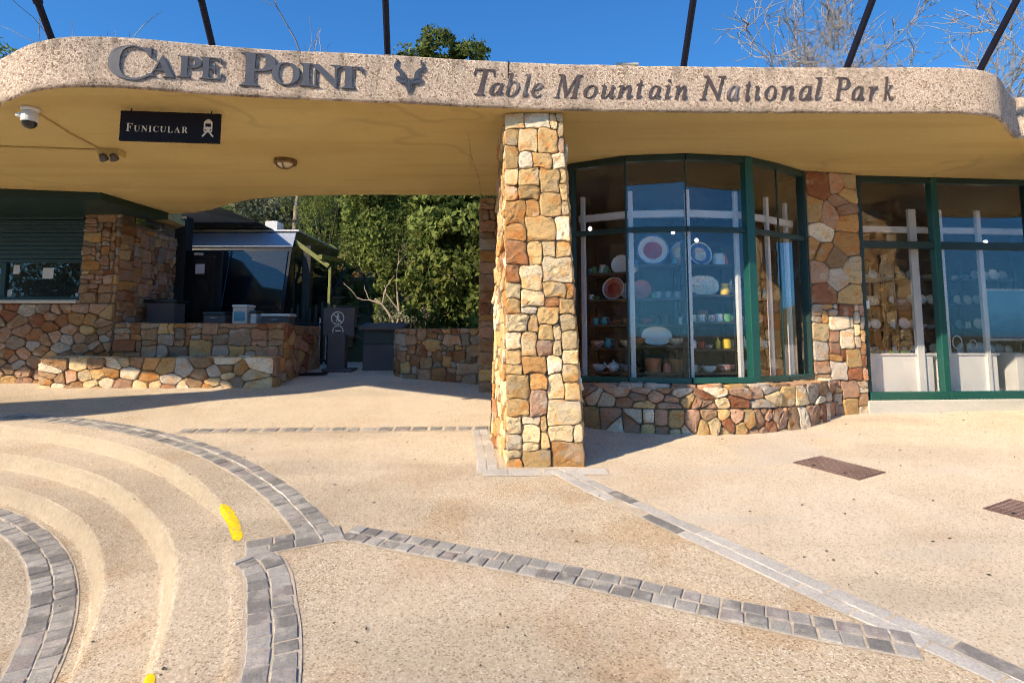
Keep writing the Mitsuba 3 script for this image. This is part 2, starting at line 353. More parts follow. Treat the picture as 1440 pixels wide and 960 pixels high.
PAL = {'pillar': [0, 0, 1, 1, 1, 1, 2, 2, 6, 0, 4, 3, 1, 6], 'left': [4, 4, 8, 8, 9, 3, 7, 1, 5, 2, 8, 4], 'bench': [1, 0, 6, 6, 5, 0, 2, 4, 8, 6], 'bay': [4, 4, 4, 5, 6, 1, 0, 8, 7, 4], 'pier_top': [4, 8, 7, 2, 5, 4, 9], 'pier': [0, 1, 1, 6, 2, 8, 4, 4, 5, 7], 'planter': [4, 2, 1, 8, 3, 7, 5, 4, 9]}
def lay(parent, polys, W, H, seed, pal):
    R = random.Random(seed)
    for p in polys:
        m = stone_mesh(p, W, H, R)
        idx = R.choice(PAL[pal]); uv = np.tile([(idx + .5) / len(STONE), R.random() * (.5 if pal in ('left', 'planter') else 1)], (len(m.vertices), 1))  # left and planter stones get a darker colour that stands in for shade
        add('stone', m, 'stone_mat', parent, smooth=True, uv=uv)

# ------------------------------------------------------------------ the ground: one sloping forecourt with three curved steps
def base_z(x, y):
    y = np.asarray(y, float)
    z = -.645 + .1 * y
    z = np.where(y > 10.5, .405 + .035 * (1 - np.exp(-(y - 10.5) / .4)), z)
    return np.where(y < -6, -1.245 + .02 * (y + 6), z)
RADL = np.array([(-.98, 1.6), (-1.02, 2.2), (-1.1, 2.583), (-1.14, 2.717), (-1.236, 2.975), (-1.32, 3.158), (-1.499, 3.52), (-1.677, 3.831)])
RISERS = [(-7.179, .414, 6.51, .105), (-6.54, .997, 5.282, .12), (-6.145, 1.437, 4.37, .12)]
def sstep(a, b, x):
    t = np.clip((x - a) / (b - a), 0, 1); return t * t * (3 - 2 * t)
def drop(x, y):
    x, y = np.asarray(x, float), np.asarray(y, float)
    xr = np.interp(y, RADL[:, 1], RADL[:, 0])
    side = xr - x
    inside = np.where(y < 3.9, sstep(0.05, .085, side), 1.0)
    d = 0
    for k, (cx, cy, r, h) in enumerate(RISERS):
        g = r - np.hypot(x - cx, y - cy)
        g = g + .012 * (meshkit.noise(np.stack([x * 2.2, y * 2.2, 0 * x + k], -1)) - .5)
        w = .10 + .90 * sstep(0.05, 1.0, side) if k == 0 else 1.0
        d = d + h * w * sstep(-.012, .034, g)
    return d * inside
def gz(x, y): return base_z(x, y) - drop(x, y)
def lines(a): return np.unique(np.round(np.concatenate(a), 4))
xs = lines([np.arange(-40, -12, 4.0), np.arange(-12, -7.6, .4), np.arange(-7.6, -.95, .017), np.arange(-.95, 9, .2), np.arange(9, 41, 4.0)])
ys = lines([np.arange(-9, 0, 3.0), np.arange(0, 1.8, .3), np.arange(1.8, 7.2, .017), np.arange(7.2, 14.2, .2)])
X, Y = np.meshgrid(xs, ys)
und = .012 * (meshkit.fbm(np.stack([X * .7, Y * .7, 0 * X], -1), 3) - .5)
struct('pavement', strip(np.stack([X, Y, gz(X, Y) + und], -1)), 'pavement_mat', 'tan exposed-aggregate forecourt sloping up to the building, with three curved steps', smooth=True)
def on(x, y, dz=0.0):
    x, y = np.asarray(x, float), np.asarray(y, float)
    return np.stack([x, y, gz(x, y) + .012 * (meshkit.fbm(np.stack([x * .7, y * .7, 0 * x], -1), 3) - .5) + dz], -1)

# granite sett bands let into the paving
def band(name, label, path, width, rows, sl, seed, mat='sett_mat', grout='grout_mat', gap=.009, proud=.010, dark=.0, jitter=.004, white=False):
    p = np.asarray(path, float); L = np.r_[0, np.cumsum(np.hypot(*np.diff(p, axis=0).T))]
    cx, cy = (CubicSpline(L, p[:, 0]), CubicSpline(L, p[:, 1])) if len(p) > 2 else (lambda s, k=0: (p[0, 0] + (p[1, 0] - p[0, 0]) * s / L[-1]) if k == 0 else np.full_like(s, (p[1, 0] - p[0, 0]) / L[-1]), lambda s, k=0: (p[0, 1] + (p[1, 1] - p[0, 1]) * s / L[-1]) if k == 0 else np.full_like(s, (p[1, 1] - p[0, 1]) / L[-1]))
    def at(s, o):
        s = np.asarray(s, float); x, y, dx, dy = cx(s), cy(s), cx(s, 1), cy(s, 1); l = np.hypot(dx, dy)
        return x - o * dy / l, y + o * dx / l
    R = random.Random(seed)
    n = max(6, int(L[-1] / .06)); ss = np.linspace(0, L[-1], n)
    os_ = np.linspace(-width / 2 - .012, width / 2 + .012, 6)
    key = struct(name, strip([on(*at(np.full(6, s), os_), .004) for s in ss]), grout, label)
    rw = width / rows
    for r in range(rows):
        o0 = -width / 2 + r * rw; s = 0.0
        while s < L[-1] - .03:
            ln = min(R.uniform(*sl), L[-1] - s)
            if L[-1] - s - ln < .04: ln = L[-1] - s
            g = gap
            q = [(s + g / 2, o0 + g / 2), (s + ln - g / 2, o0 + g / 2), (s + ln - g / 2, o0 + rw - g / 2), (s + g / 2, o0 + rw - g / 2)]
            q = [(a + R.uniform(-1, 1) * jitter, b + R.uniform(-1, 1) * jitter) for a, b in q]
            m_ = np.mean(q, axis=0); top = proud + R.uniform(-.003, .003)
            rings = []
            for k, dz in ((1.0, -.01), (1.0, top - .004), (.93, top)):
                qq = [(m_[0] + (a - m_[0]) * k, m_[1] + (b - m_[1]) * k) for a, b in q]
                a, b = np.array(qq).T
                rings.append(on(*at(a, b), dz))
            v = np.vstack(rings); f = []
            for i in range(2):
                for j in range(4):
                    k = (j + 1) % 4; f += [(i * 4 + j, i * 4 + k, i * 4 + 4 + k), (i * 4 + j, i * 4 + 4 + k, i * 4 + 4 + j)]
            f += [(8, 9, 10), (8, 10, 11)]
            isdark = R.random() < dark
            uv = np.tile([R.random(), R.random() * (.25 if isdark else 1)], (len(v), 1))
            add('sett', trimesh.Trimesh(v, np.array(f), process=False), 'sett_mat' if isdark else mat, key, uv=uv)
            s += ln
    if white:
        ss = np.linspace(0, L[-1], n * 2); w = np.array([.004 + .004 * R.random() for _ in ss]); o = np.cumsum([R.uniform(-1, 1) * .002 for _ in ss])
        o = np.clip(o, -.012, .012)
        add('joint', strip([on(*at(np.full(2, a), np.array([c - b, c + b])), proud + .004) for a, b, c in zip(ss, w, o)]), 'white_grout_mat', key)
    return key
def arc(cx, cy, r, a0, a1, n=24): return [(cx + r * math.cos(a), cy + r * math.sin(a)) for a in np.radians(np.linspace(a0, a1, n))]
band('cobble_band', 'curved band of grey granite setts rimming the top of the steps', arc(-7.4, .048, 7.31, 31.5, 78), .235, 2, (.085, .13), 1, white=True)
RADR = np.array([(-.73, 1.6), (-.78, 2.2), (-.862, 2.6), (-.96, 2.876), (-1.08, 3.151), (-1.243, 3.504), (-1.42, 3.70)])
mid_r = [((a[0] + np.interp(a[1], RADR[:, 1], RADR[:, 0])) / 2, a[1]) for a in RADL[:7]] + [(-1.53, 3.68)]
band('cobble_band', 'band of grey setts running from the steps down to the front edge of the picture', mid_r, .225, 2, (.085, .125), 2, dark=.25)
band('cobble_band', 'short row of grey setts beside the yellow paint, joining two bands', [(-1.60, 3.765), (-1.36, 3.87), (-1.08, 4.0)], .21, 2, (.12, .17), 3)
band('cobble_band', 'band of two rows of grey setts crossing the forecourt from the steps towards the right', [(-1.05, 4.0), (-.42, 3.748), (.53, 3.355), (1.28, 3.014), (1.62, 2.885), (1.79, 2.82)], .205, 2, (.09, .115), 4, dark=.15)
band('cobble_band', 'long diagonal band of mortar-smeared granite running from the stone pillar to the lower right', [(.40, 5.24), (.95, 4.28), (1.373, 3.63), (1.715, 3.10), (1.905, 2.83), (2.04, 2.61), (2.45, 1.95)], .20, 2, (.22, .34), 5, mat='smeared_sett_mat', gap=.004, proud=.007, dark=.07, jitter=.002, white=True)
band('cobble_band', 'thin straight row of dark setts in pale mortar crossing behind the pillar line', [(-3.5, 6.49), (-2.04, 6.55), (-.24, 6.59)], .17, 1, (.15, .19), 6, gap=.034, dark=.6)
band('cobble_band', 'pale grey strip of setts along the left foot of the stone pillar', [(-.345, 6.55), (-.27, 5.9), (-.20, 5.14)], .17, 2, (.16, .24), 7, mat='smeared_sett_mat', gap=.005, proud=.007)
band('cobble_band', 'pale grey strip of setts along the front foot of the stone pillar', [(-.25, 5.15), (.3, 5.17), (.80, 5.19)], .15, 1, (.2, .3), 8, mat='smeared_sett_mat', gap=.005, proud=.007)
band('cobble_band', 'curved band of grey setts at the foot of the lowest step', arc(-6.258, 1.365, 4.27, 12, 84), .235, 2, (.075, .13), 9)
band('cobble_band', 'short spur of grey setts leaving the lowest curved band to the left', [(-3.1, 2.92), (-2.55, 2.86), (-2.22, 2.80)], .17, 2, (.09, .13), 10)

# terrain beyond the paving, hillside behind the building
def hill(x, y):
    x, y = np.asarray(x, float), np.asarray(y, float)
    z = np.where(y > 13, .36 + 12 * (1 - np.exp(-(y - 13) / 14)), np.where(y > -30, .36 - .02 * 0 * y, 0))
    z = np.where(y <= 13, base_z(x, np.clip(y, -35, 13)) - .12 - 1.0 * ((np.abs(x) < 39) & (y > -8.5)), z)
    z = np.where(y < -35, -1.95 - .05 * (-35 - y).clip(0, 60), z)
    return z + np.where(np.abs(y) > 14, .5 * (meshkit.fbm(np.stack([x * .12, y * .12, 0 * x], -1), 3) - .5), 0)
tx = lines([[-4000, -1500, -600, -250, -120, -70], np.arange(-45, 46, 1.5), [70, 120, 250, 600, 1500, 4000]])
ty = lines([[-4000, -1500, -600, -250, -120, -90, -60], np.arange(-42, 60, 1.5), [80, 120, 250, 600, 1500, 4000]])
X, Y = np.meshgrid(tx, ty)
struct('terrain', strip(np.stack([X, Y, hill(X, Y)], -1)), 'terrain_mat', smooth=True)

# painted marks and covers in the paving
def paint(path, w, label):
    p = np.array(path, float); L = np.r_[0, np.cumsum(np.hypot(*np.diff(p, axis=0).T))]; c = CubicSpline(L, p)
    ss = np.linspace(0, L[-1], 30); rows = []
    for s in ss:
        q, d = c(s), c(s, 1); d = d / np.linalg.norm(d); k = w / 2 * math.sqrt(max(.05, 1 - abs(2 * s / L[-1] - 1) ** 6)) * (1 + .14 * (float(meshkit.noise(np.array([s * 14, w * 50, 3.0]))) - .5))
        o = np.linspace(-k, k, 7); rows.append(on(q[0] - o * d[1], q[1] + o * d[0], .0025))
    one('paint_mark', strip(rows), 'yellow_paint_mat', label, 'paint mark')
paint([(-2.08, 4.47), (-1.93, 4.28), (-1.79, 4.06), (-1.69, 3.88)], (.068), 'yellow warning paint on the step edge beside the grey setts')
paint([(-1.545, 2.70), (-1.49, 2.6), (-1.43, 2.42)], .075, 'yellow warning paint at the bottom edge of the picture on the second step')
def cover(c4, label):
    c4 = np.array(c4, float); ctr = c4.mean(0)
    t = thing('manhole_cover', label, 'manhole cover', 'rusty manhole covers in the paving')
    def q(k, dz): a = ctr + (c4 - ctr) * k; return on(a[:, 0], a[:, 1], dz)
    fr = []
    for i in range(4):
        j = (i + 1) % 4
        fr.append(strip([[q(1, -.01)[i], q(1, -.01)[j]], [q(1, .006)[i], q(1, .006)[j]], [q(.955, .006)[i], q(.955, .006)[j]], [q(.955, -.004)[i], q(.955, -.004)[j]]]))
    add('frame', cat_(fr), 'iron_mat', t)
    top = q(.94, .006); n = 2
    lk = add('lid', trimesh.Trimesh(np.vstack([top, q(.94, -.01)]), [(0, 1, 2), (0, 2, 3), (0, 4, 5), (0, 5, 1), (1, 5, 6), (1, 6, 2), (2, 6, 7), (2, 7, 3), (3, 7, 4), (3, 4, 0)], process=False), 'iron_mat', t)
    tv, tf = [], []; u_, v_ = top[1] - top[0], top[3] - top[0]; nu, nv2 = int(np.linalg.norm(u_) / .034), int(np.linalg.norm(v_) / .034)
    for i in range(nu):
        for j in range(nv2):
            c_ = top[0] + u_ * (i + .5) / nu + v_ * (j + .5) / nv2; eu, ev = u_ / np.linalg.norm(u_), v_ / np.linalg.norm(v_)
            a_, b_ = ((eu + ev), (eu - ev)) if (i + j) % 2 else ((eu - ev), (eu + ev))
            a_, b_ = a_ * .0105, b_ * .0036; n0 = len(tv)
            tv += [c_ + a_, c_ + b_, c_ - a_, c_ - b_, c_ + [0, 0, .0045]]; tf += [(n0, n0 + 1, n0 + 4), (n0 + 1, n0 + 2, n0 + 4), (n0 + 2, n0 + 3, n0 + 4), (n0 + 3, n0, n0 + 4)]
    tm_ = trimesh.Trimesh(np.array(tv), np.array(tf), process=False)
    if tm_.face_normals[:, 2].mean() < 0: tm_.invert()
    add('tread_pattern', tm_, 'worn_iron_mat', lk)
    for s in (.25, .75):
        e = top[0] * (1 - s) + top[1] * s; e2 = top[3] * (1 - s) + top[2] * s
        add('lifting_slot', obox(e * .85 + e2 * .15 + [0, 0, .001], (.02, .008, .002), .4), 'black_metal_mat', lk)
cover([(2.461, 5.436), (2.777, 4.978), (3.112, 5.169), (2.80, 5.62)], 'rusty manhole cover in the paving nearer the bay window')
cover([(3.307, 4.39), (3.62, 3.93), (3.96, 4.12), (3.65, 4.57)], 'rusty manhole cover cut off by the right edge of the picture')
R = random.Random(5)
ch = []
for _ in range(170):
    x, y = R.uniform(-3.5, 5.5), R.uniform(2.4, 7.5)
    p = on(x, y, .008); a = R.uniform(0, PI); l, w = R.uniform(.003, .012), R.uniform(.002, .005)
    ch.append(obox(p, (l, w, .0025), a, .001))
key = add('leaf_litter', cat_(ch), 'soil_mat'); lab(key, 'tiny dry leaf scraps and grit scattered over the paving', 'leaf litter', None, 'stuff')

# ------------------------------------------------------------------ the canopy
ZB, ZT = 2.99, 3.42
FMAIN = np.array([(-6.1, 6.2), (-5.15, 5.5), (-4.36, 4.99), (-4.0, 4.79), (-3.7, 4.69), (-3.5, 4.665), (-3.0, 4.71), (-2.48, 4.82), (-1.9, 4.91), (-1.06, 4.995), (-.125, 5.12), (.82, 5.19), (1.78, 5.225), (2.75, 5.235), (3.4, 5.235), (3.95, 5.235), (4.25, 5.28), (4.46, 5.37), (4.63, 5.5), (4.9, 5.75), (5.12, 5.94)])
FR = np.array([(5.12, 5.94), (5.4, 5.86), (6.0, 5.62), (6.8, 5.42), (7.8, 5.38), (8.8, 5.55), (9.6, 6.1)])
FWING = np.array([(-12.0, 2.6), (-9.76, 3.61), (-9.08, 3.84), (-7.76, 4.86), (-6.75, 5.38), (-6.1, 6.2)])  # unseen wing, its outline shaped to cast the shadow band on the forecourt
def fine(p, n):
    L = np.r_[0, np.cumsum(np.hypot(*np.diff(p, axis=0).T))]; c = CubicSpline(L, p); return c(np.linspace(0, L[-1], n))
F0 = fine(FMAIN, 900)
FL = np.r_[0, np.cumsum(np.hypot(*np.diff(F0, axis=0).T))]
def front(s, h=0.0):
    """point and outward normal on the front of the canopy's edge at arc length s"""
    s = np.asarray(s, float); x, y = np.interp(s, FL, F0[:, 0]), np.interp(s, FL, F0[:, 1])
    e = .02; dx = np.interp(s + e, FL, F0[:, 0]) - np.interp(s - e, FL, F0[:, 0]); dy = np.interp(s + e, FL, F0[:, 1]) - np.interp(s - e, FL, F0[:, 1])
    l = np.hypot(dx, dy); nx, ny = dy / l, -dx / l
    return np.stack([x + nx * h, y + ny * h], -1), np.stack([nx, ny], -1)
canopy = thing('canopy', 'scalloped concrete canopy with pebbled edge and ochre underside over the entrance', 'canopy')
def edge_profile(pts, thick=.2, seed=0):
    d = np.gradient(pts, axis=0); l = np.hypot(*d.T); nx, ny = d[:, 1] / l, -d[:, 0] / l
    prof = [(-.035, ZB + .012), (-.03, ZB), (-.02, ZB), (-.006, ZB + .005), (0, ZB + .018)] + [(0, z) for z in np.linspace(ZB + .06, ZT - .05, 5)] + [(-.004, ZT - .02), (-.016, ZT - .004), (-.04, ZT), (-thick, ZT), (-thick, ZT - .12)]
    rows = []
    for o, z in prof:
        q = np.stack([pts[:, 0], pts[:, 1], 0 * d[:, 0] + z], 1)
        w = (meshkit.fbm(q * [1.1, 1.1, 2.0], 3, seed) - .5) * .02
        chip = -.012 * np.maximum(0, meshkit.noise(q * 9, 3) - .72) / .28 * (abs(z - ZB) < .03)
        rows.append(np.stack([pts[:, 0] + nx * (o + w + chip), pts[:, 1] + ny * (o + w + chip), q[:, 2] + .006 * (meshkit.noise(q * 5, 2) - .5) - chip * .8], 1))
    m = strip(rows); m.invert(); return m
add('edge', edge_profile(fine(FMAIN, 420)), 'aggregate_mat', canopy, smooth=45)
add('edge', edge_profile(fine(FR, 120), seed=4), 'aggregate_mat', canopy, smooth=45)
add('edge', edge_profile(fine(FWING, 120), seed=8), 'aggregate_mat', canopy, smooth=45)
wing_back = np.array([(-7.83, 5.86), (-8.23, 5.25), (-11.05, 4.22), (-12.3, 3.8)])
add('edge', edge_profile(wing_back, .1), 'aggregate_mat', canopy)
rearR = [(9.6, 12.6), (-.25, 12.6), (-.25, 8.5), (-.41, 8.5), (-1.82, 8.45), (-2.6, 8.47), (-3.28, 8.55), (-3.75, 8.7), (-4.2, 8.98), (-4.75, 9.45), (-5.2, 9.72), (-5.85, 9.9), (-5.95, 10.9), (-6.3, 11.2), (-14, 11.3), (-14, 7.0), (-12, 6.6), (-10.1, 6.3), (-7.83, 5.86)]
inner = [tuple(q) for q in np.vstack([fine(FMAIN, 160), fine(FR, 40)])]
slab = Polygon(inner + rearR).buffer(0).buffer(-.022)
if slab.geom_type != 'Polygon': slab = max(slab.geoms, key=lambda g: g.area)
add('soffit', extr(slab, ZB + .006, ZB + .10), 'soffit_mat', canopy)
add('roof_deck', extr(slab.buffer(-.06), ZB + .104, ZT - .1), 'soffit_mat', canopy)
wing = Polygon([tuple(q) for q in fine(FWING, 40)] + [tuple(q) for q in wing_back]).buffer(0)
add('wing_slab', extr(wing.buffer(-.02), ZB + .01, ZT - .02), 'soffit_mat', canopy)
# the crack-like movement joint in the edge
p, nv = front(6.554)
add('movement_joint', obox((p[0] + nv[0] * .001, p[1] + nv[1] * .001, 3.34), (.004, .004, .083), 0, 0), 'black_metal_mat', canopy)

# ------------------------------------------------------------------ lettering on the canopy edge
GL = {
    'C': '6,53 8,63 12,73 17,80 22,85 29,90 34,92 41,94 48,96 57,96 65,94 77,90 80,89 84,91 86,96 90,96 90,63 86,64 81,74 78,79 72,85 64,89 57,91 50,91 45,89 42,87 38,83 35,78 33,73 31,65 30,56 30,35 33,22 37,14 42,9 47,7 54,5 63,5 69,7 75,10 81,14 88,22 92,19 91,16 85,10 75,3 66,-1 61,-2 47,-2 35,1 26,6 21,9 16,14 12,20 9,26 6,38',
    'A': '-2,4 0,4 4,5 7,9 42,96 46,96 80,16 85,6 87,5 91,4 91,0 47,0 47,4 51,4 55,5 57,6 58,8 57,16 51,27 21,27 16,15 15,10 16,7 18,5 22,4 26,4 26,0 -2,0;36,64 24,33 49,33 36,65',
    'P': '3,0 3,3 10,5 13,7 15,12 15,81 14,84 12,88 9,89 3,90 3,93 57,93 69,91 77,86 80,82 82,78 84,69 83,59 79,53 73,47 64,44 57,42 37,42 37,15 38,10 39,8 41,6 44,4 50,3 50,0;37,48 45,47 51,49 54,50 56,52 58,56 60,64 59,77 56,84 51,88 43,89 39,88 38,85',
    'E': '3,0 3,3 9,4 13,7 15,10 16,14 15,82 14,85 12,88 8,90 3,90 3,93 82,93 82,66 79,66 77,75 74,80 71,83 66,85 59,88 54,88 42,88 40,88 38,86 38,84 38,50 46,51 52,54 57,61 59,71 62,71 62,24 59,24 58,31 57,36 53,41 47,45 38,45 38,11 40,7 46,6 57,6 66,8 73,12 76,16 81,23 84,29 88,29 83,0',
    'O': '6,45 7,58 9,66 13,73 18,81 26,87 34,92 42,94 53,96 65,95 73,92 81,88 87,83 94,76 98,69 101,60 102,50 102,40 101,33 97,22 92,15 85,9 79,4 68,0 59,-2 48,-2 40,-1 29,4 21,10 15,17 10,25 7,36;30,57 30,34 33,22 37,12 42,7 45,5 49,3 56,2 64,5 69,8 74,17 76,25 78,40 78,53 77,65 74,73 71,81 66,86 63,89 59,90 51,91 46,90 43,88 38,84 35,78 32,69',
    'I': '3,93 50,93 50,90 45,90 41,88 39,86 38,83 38,12 39,8 40,7 43,5 50,4 50,0 3,0 3,4 9,5 13,7 14,9 16,14 15,84 14,87 11,89 3,90',
    'N': '4,93 32,93 80,35 80,83 79,86 77,88 72,90 68,90 68,93 99,93 98,90 94,90 90,88 88,86 87,83 87,-2 82,-2 22,71 22,12 23,7 25,6 30,4 34,4 34,0 4,0 4,3 9,4 12,5 14,7 16,12 16,80 7,89 4,90',
    'T': '2,93 84,93 84,65 81,65 80,69 78,76 76,80 72,84 67,87 63,88 59,89 54,89 54,13 55,8 57,6 61,4 67,3 67,0 19,0 19,3 24,4 28,5 30,8 32,12 32,89 27,89 22,88 18,86 14,84 11,80 8,75 6,65 2,65',
    'F': '3,93 81,93 81,66 78,66 76,73 72,80 69,84 64,86 55,88 44,89 39,88 38,85 37,51 38,51 47,52 51,54 55,60 58,66 58,71 62,71 62,24 58,24 58,27 56,35 54,40 52,42 49,44 45,46 37,46 37,15 38,9 39,8 43,5 53,3 53,0 3,0 3,3 8,4 12,6 14,9 15,13 15,81 14,84 12,88 8,89 3,90',
    'U': '3,93 49,93 49,90 43,89 40,88 38,86 37,83 37,23 39,15 41,11 45,8 48,6 54,4 59,4 65,6 72,9 77,14 78,18 80,24 81,31 80,82 79,86 77,88 72,90 68,90 68,93 97,93 97,90 94,90 90,88 87,83 87,35 86,24 84,18 82,11 80,8 75,4 68,0 60,-2 53,-3 43,-2 34,-1 30,1 26,4 21,8 18,15 15,26 15,82 14,85 12,88 7,90 3,90',
    'L': '3,0 3,3 10,5 13,7 15,12 15,82 14,86 12,88 8,90 3,90 3,93 51,93 51,90 44,90 41,88 39,86 38,83 37,15 38,10 40,7 46,6 57,6 65,8 72,12 77,17 81,25 84,32 88,32 82,0',
    'R': '3,0 3,3 10,5 13,7 15,12 15,81 14,84 12,88 9,89 3,90 3,93 57,93 65,92 71,90 79,85 83,81 85,75 86,65 84,61 82,56 79,53 71,48 65,46 65,45 91,7 95,4 99,3 99,0 69,0 41,43 37,43 38,12 39,8 41,6 44,4 50,3 50,0;38,84 37,48 38,48 47,48 55,51 60,56 62,63 62,75 60,82 56,86 54,87 48,89 44,89 41,88 39,86',
    '_T': '9,72 15,96 94,96 90,72 88,72 87,82 86,85 84,88 76,90 64,90 61,88 41,11 41,7 43,4 46,3 54,3 53,0 10,0 11,3 17,3 22,5 24,8 27,12 47,86 47,89 46,90 33,90 24,88 20,86 17,83 14,77 12,72',
    '_a': '-1,10 -1,17 0,24 4,37 11,49 20,58 29,63 34,65 41,65 43,64 46,62 48,59 49,63 60,63 47,17 46,8 47,7 50,8 55,13 58,16 59,16 60,14 50,3 46,0 41,-2 38,-1 35,1 34,7 38,22 27,7 22,2 16,-1 9,-2 4,0 1,3;11,12 12,9 14,8 15,7 20,7 27,12 35,24 41,35 44,46 45,56 43,59 42,61 36,61 32,60 29,58 25,54 21,49 16,39 13,29 11,20;38,22 38,22 39,22',
    '_b': '-1,7 1,16 19,86 19,92 16,93 10,93 11,96 11,96 18,97 31,100 33,100 33,98 21,53 22,52 30,60 37,64 40,65 48,65 53,63 56,61 59,58 61,54 62,50 63,41 60,30 54,19 47,11 38,4 30,0 20,-2 9,-1 2,2 0,4;11,6 12,4 15,2 24,2 32,6 41,16 48,28 50,34 51,41 50,49 49,52 46,56 40,58 34,58 29,55 24,50 19,42 17,36 11,12',
    '_l': '0,3 0,8 3,22 21,86 20,92 17,94 12,94 12,97 34,100 35,99 34,95 13,19 11,9 13,7 15,7 18,9 25,17 26,17 27,14 23,9 18,4 10,-1 3,-1 1,1',
    '_e': '-1,25 2,34 6,43 11,49 19,57 27,62 36,65 46,64 48,63 51,61 53,56 52,50 50,46 46,41 39,37 33,34 24,31 12,29 12,25 12,14 15,9 18,6 23,5 29,6 39,11 45,17 47,15 46,13 40,7 36,3 30,1 22,-1 13,-1 8,1 4,4 1,9 -1,16;15,39 13,32 16,33 25,35 34,40 38,44 41,49 42,55 41,60 39,61 34,61 30,59 26,56 18,45',
    '_M': '-7,0 -7,3 -1,3 3,5 7,10 26,78 28,85 27,89 24,92 17,93 18,96 44,95 54,23 102,96 128,96 127,93 122,92 117,90 114,85 96,20 94,11 94,7 96,5 98,4 104,3 104,0 66,0 67,2 71,3 75,5 79,10 98,79 97,78 45,0 43,0 33,76 32,79 14,13 14,7 15,5 18,3 24,3 24,1 23,0;98,79 98,79 98,79',
    '_o': '-1,26 2,36 9,47 18,56 29,62 37,65 46,65 49,64 57,60 61,56 63,52 64,45 64,37 62,30 59,23 54,15 49,10 43,6 36,1 30,-1 24,-2 15,-1 9,1 4,6 1,10 -1,17;12,23 12,11 15,6 17,4 21,2 26,2 29,3 35,7 39,11 43,17 47,25 52,39 52,45 52,51 50,56 48,59 43,61 36,61 30,58 25,52 20,45 15,35',
    '_u': '1,7 2,17 11,51 11,56 11,57 7,59 3,59 3,62 13,63 22,65 26,64 26,61 14,21 12,12 13,8 15,7 17,7 22,9 25,11 32,17 39,27 47,43 52,55 53,63 64,63 52,19 51,12 51,8 53,7 55,7 60,11 64,17 67,16 67,15 62,8 57,3 51,-1 47,-2 42,-1 40,0 39,2 39,10 44,29 44,30 30,11 24,5 19,1 13,-1 6,-1 2,1',
    '_n': '-2,0 13,53 12,56 11,58 9,58 4,59 4,61 27,65 28,63 20,39 20,38 28,48 35,55 43,61 49,64 53,65 57,64 60,63 61,61 62,59 62,51 50,11 50,9 51,7 55,7 59,11 64,19 66,17 63,12 59,5 53,0 48,-2 43,-2 42,-1 40,1 39,3 39,6 39,11 50,50 50,54 49,55 46,57 40,54 36,51 28,43 22,34 15,19 9,0',
    '_t': '0,4 1,13 13,57 4,58 4,61 11,63 15,66 22,72 28,81 31,81 26,63 38,62 37,59 36,58 25,58 13,14 12,8 15,6 17,7 23,12 25,16 26,16 28,14 24,9 18,3 11,-1 8,-2 4,-1 1,1',
    '_i': '18,89 19,91 21,94 26,95 29,94 31,92 32,87 31,83 30,82 28,81 24,81 21,82 19,84|0,8 12,54 12,56 11,58 7,59 4,59 4,61 6,62 17,63 23,65 27,65 27,62 12,15 12,11 12,8 14,7 18,8 23,12 27,17 29,16 29,15 20,5 16,1 10,-1 5,-2 2,-1 0,2',
    '_N': '-7,0 -6,3 0,3 4,5 7,11 27,80 27,85 26,88 23,91 20,92 17,93 17,96 37,96 38,95 72,23 89,85 89,89 88,91 83,92 78,93 79,96 110,96 109,93 103,92 99,90 96,84 72,-2 69,-2 32,76 16,18 14,9 14,7 16,5 20,3 25,3 24,0',
    '_P': '-7,0 -6,3 -1,3 4,5 8,11 26,77 27,83 27,89 23,92 17,93 17,96 63,95 71,93 78,89 81,85 83,81 84,78 84,71 83,66 81,61 75,55 66,49 57,47 47,46 32,46 30,45 23,18 21,9 22,6 25,4 34,3 33,0;41,83 33,51 34,50 41,50 48,50 57,53 63,58 67,64 68,72 68,81 67,84 63,88 58,90 53,91 46,91 43,89',
    '_r': '-2,0 11,51 11,56 8,58 3,58 3,61 13,62 22,65 26,64 26,62 19,39 19,39 28,52 36,62 41,65 45,65 46,64 49,60 49,56 47,52 44,50 40,49 37,51 35,53 35,54 34,54 28,46 23,39 18,28 14,19 9,0',
    '_k': '-3,0 22,87 22,91 21,92 18,93 13,93 13,96 13,96 36,100 36,97 18,33 34,45 45,54 47,56 47,58 46,60 41,60 42,63 69,63 69,60 62,59 54,55 34,39 44,15 48,8 50,7 54,8 59,13 62,16 64,14 64,14 60,8 53,2 47,-1 42,-1 40,0 37,4 26,31 24,33 16,26 9,0',
    '_ı': '0,5 0,10 3,20 12,54 12,56 11,58 8,59 4,59 4,60 5,61 17,63 26,65 27,64 27,62 13,16 12,9 14,7 17,7 22,12 27,17 29,16 29,15 24,9 19,4 12,0 9,-1 4,-1 1,1',
}
def glyph(k, fat=0.0):
    P = []
    for part in GL[k].split('|'):
        rings = [[tuple(map(int, c.split(','))) for c in r.split(' ')] for r in part.split(';')]
        P.append(Polygon(rings[0], rings[1:]).buffer(0))
    g = unary_union(P)
    return g.buffer(fat, quad_segs=2).simplify(.5) if fat else g
def solid(poly, depth, fn):
    """extrude a flat outline and lay it out with fn(xy, h) -> xyz"""
    m = extr(poly, 0, depth)
    v = np.array(m.vertices)
    return trimesh.Trimesh(fn(v[:, :2], v[:, 2]), m.faces, process=False)
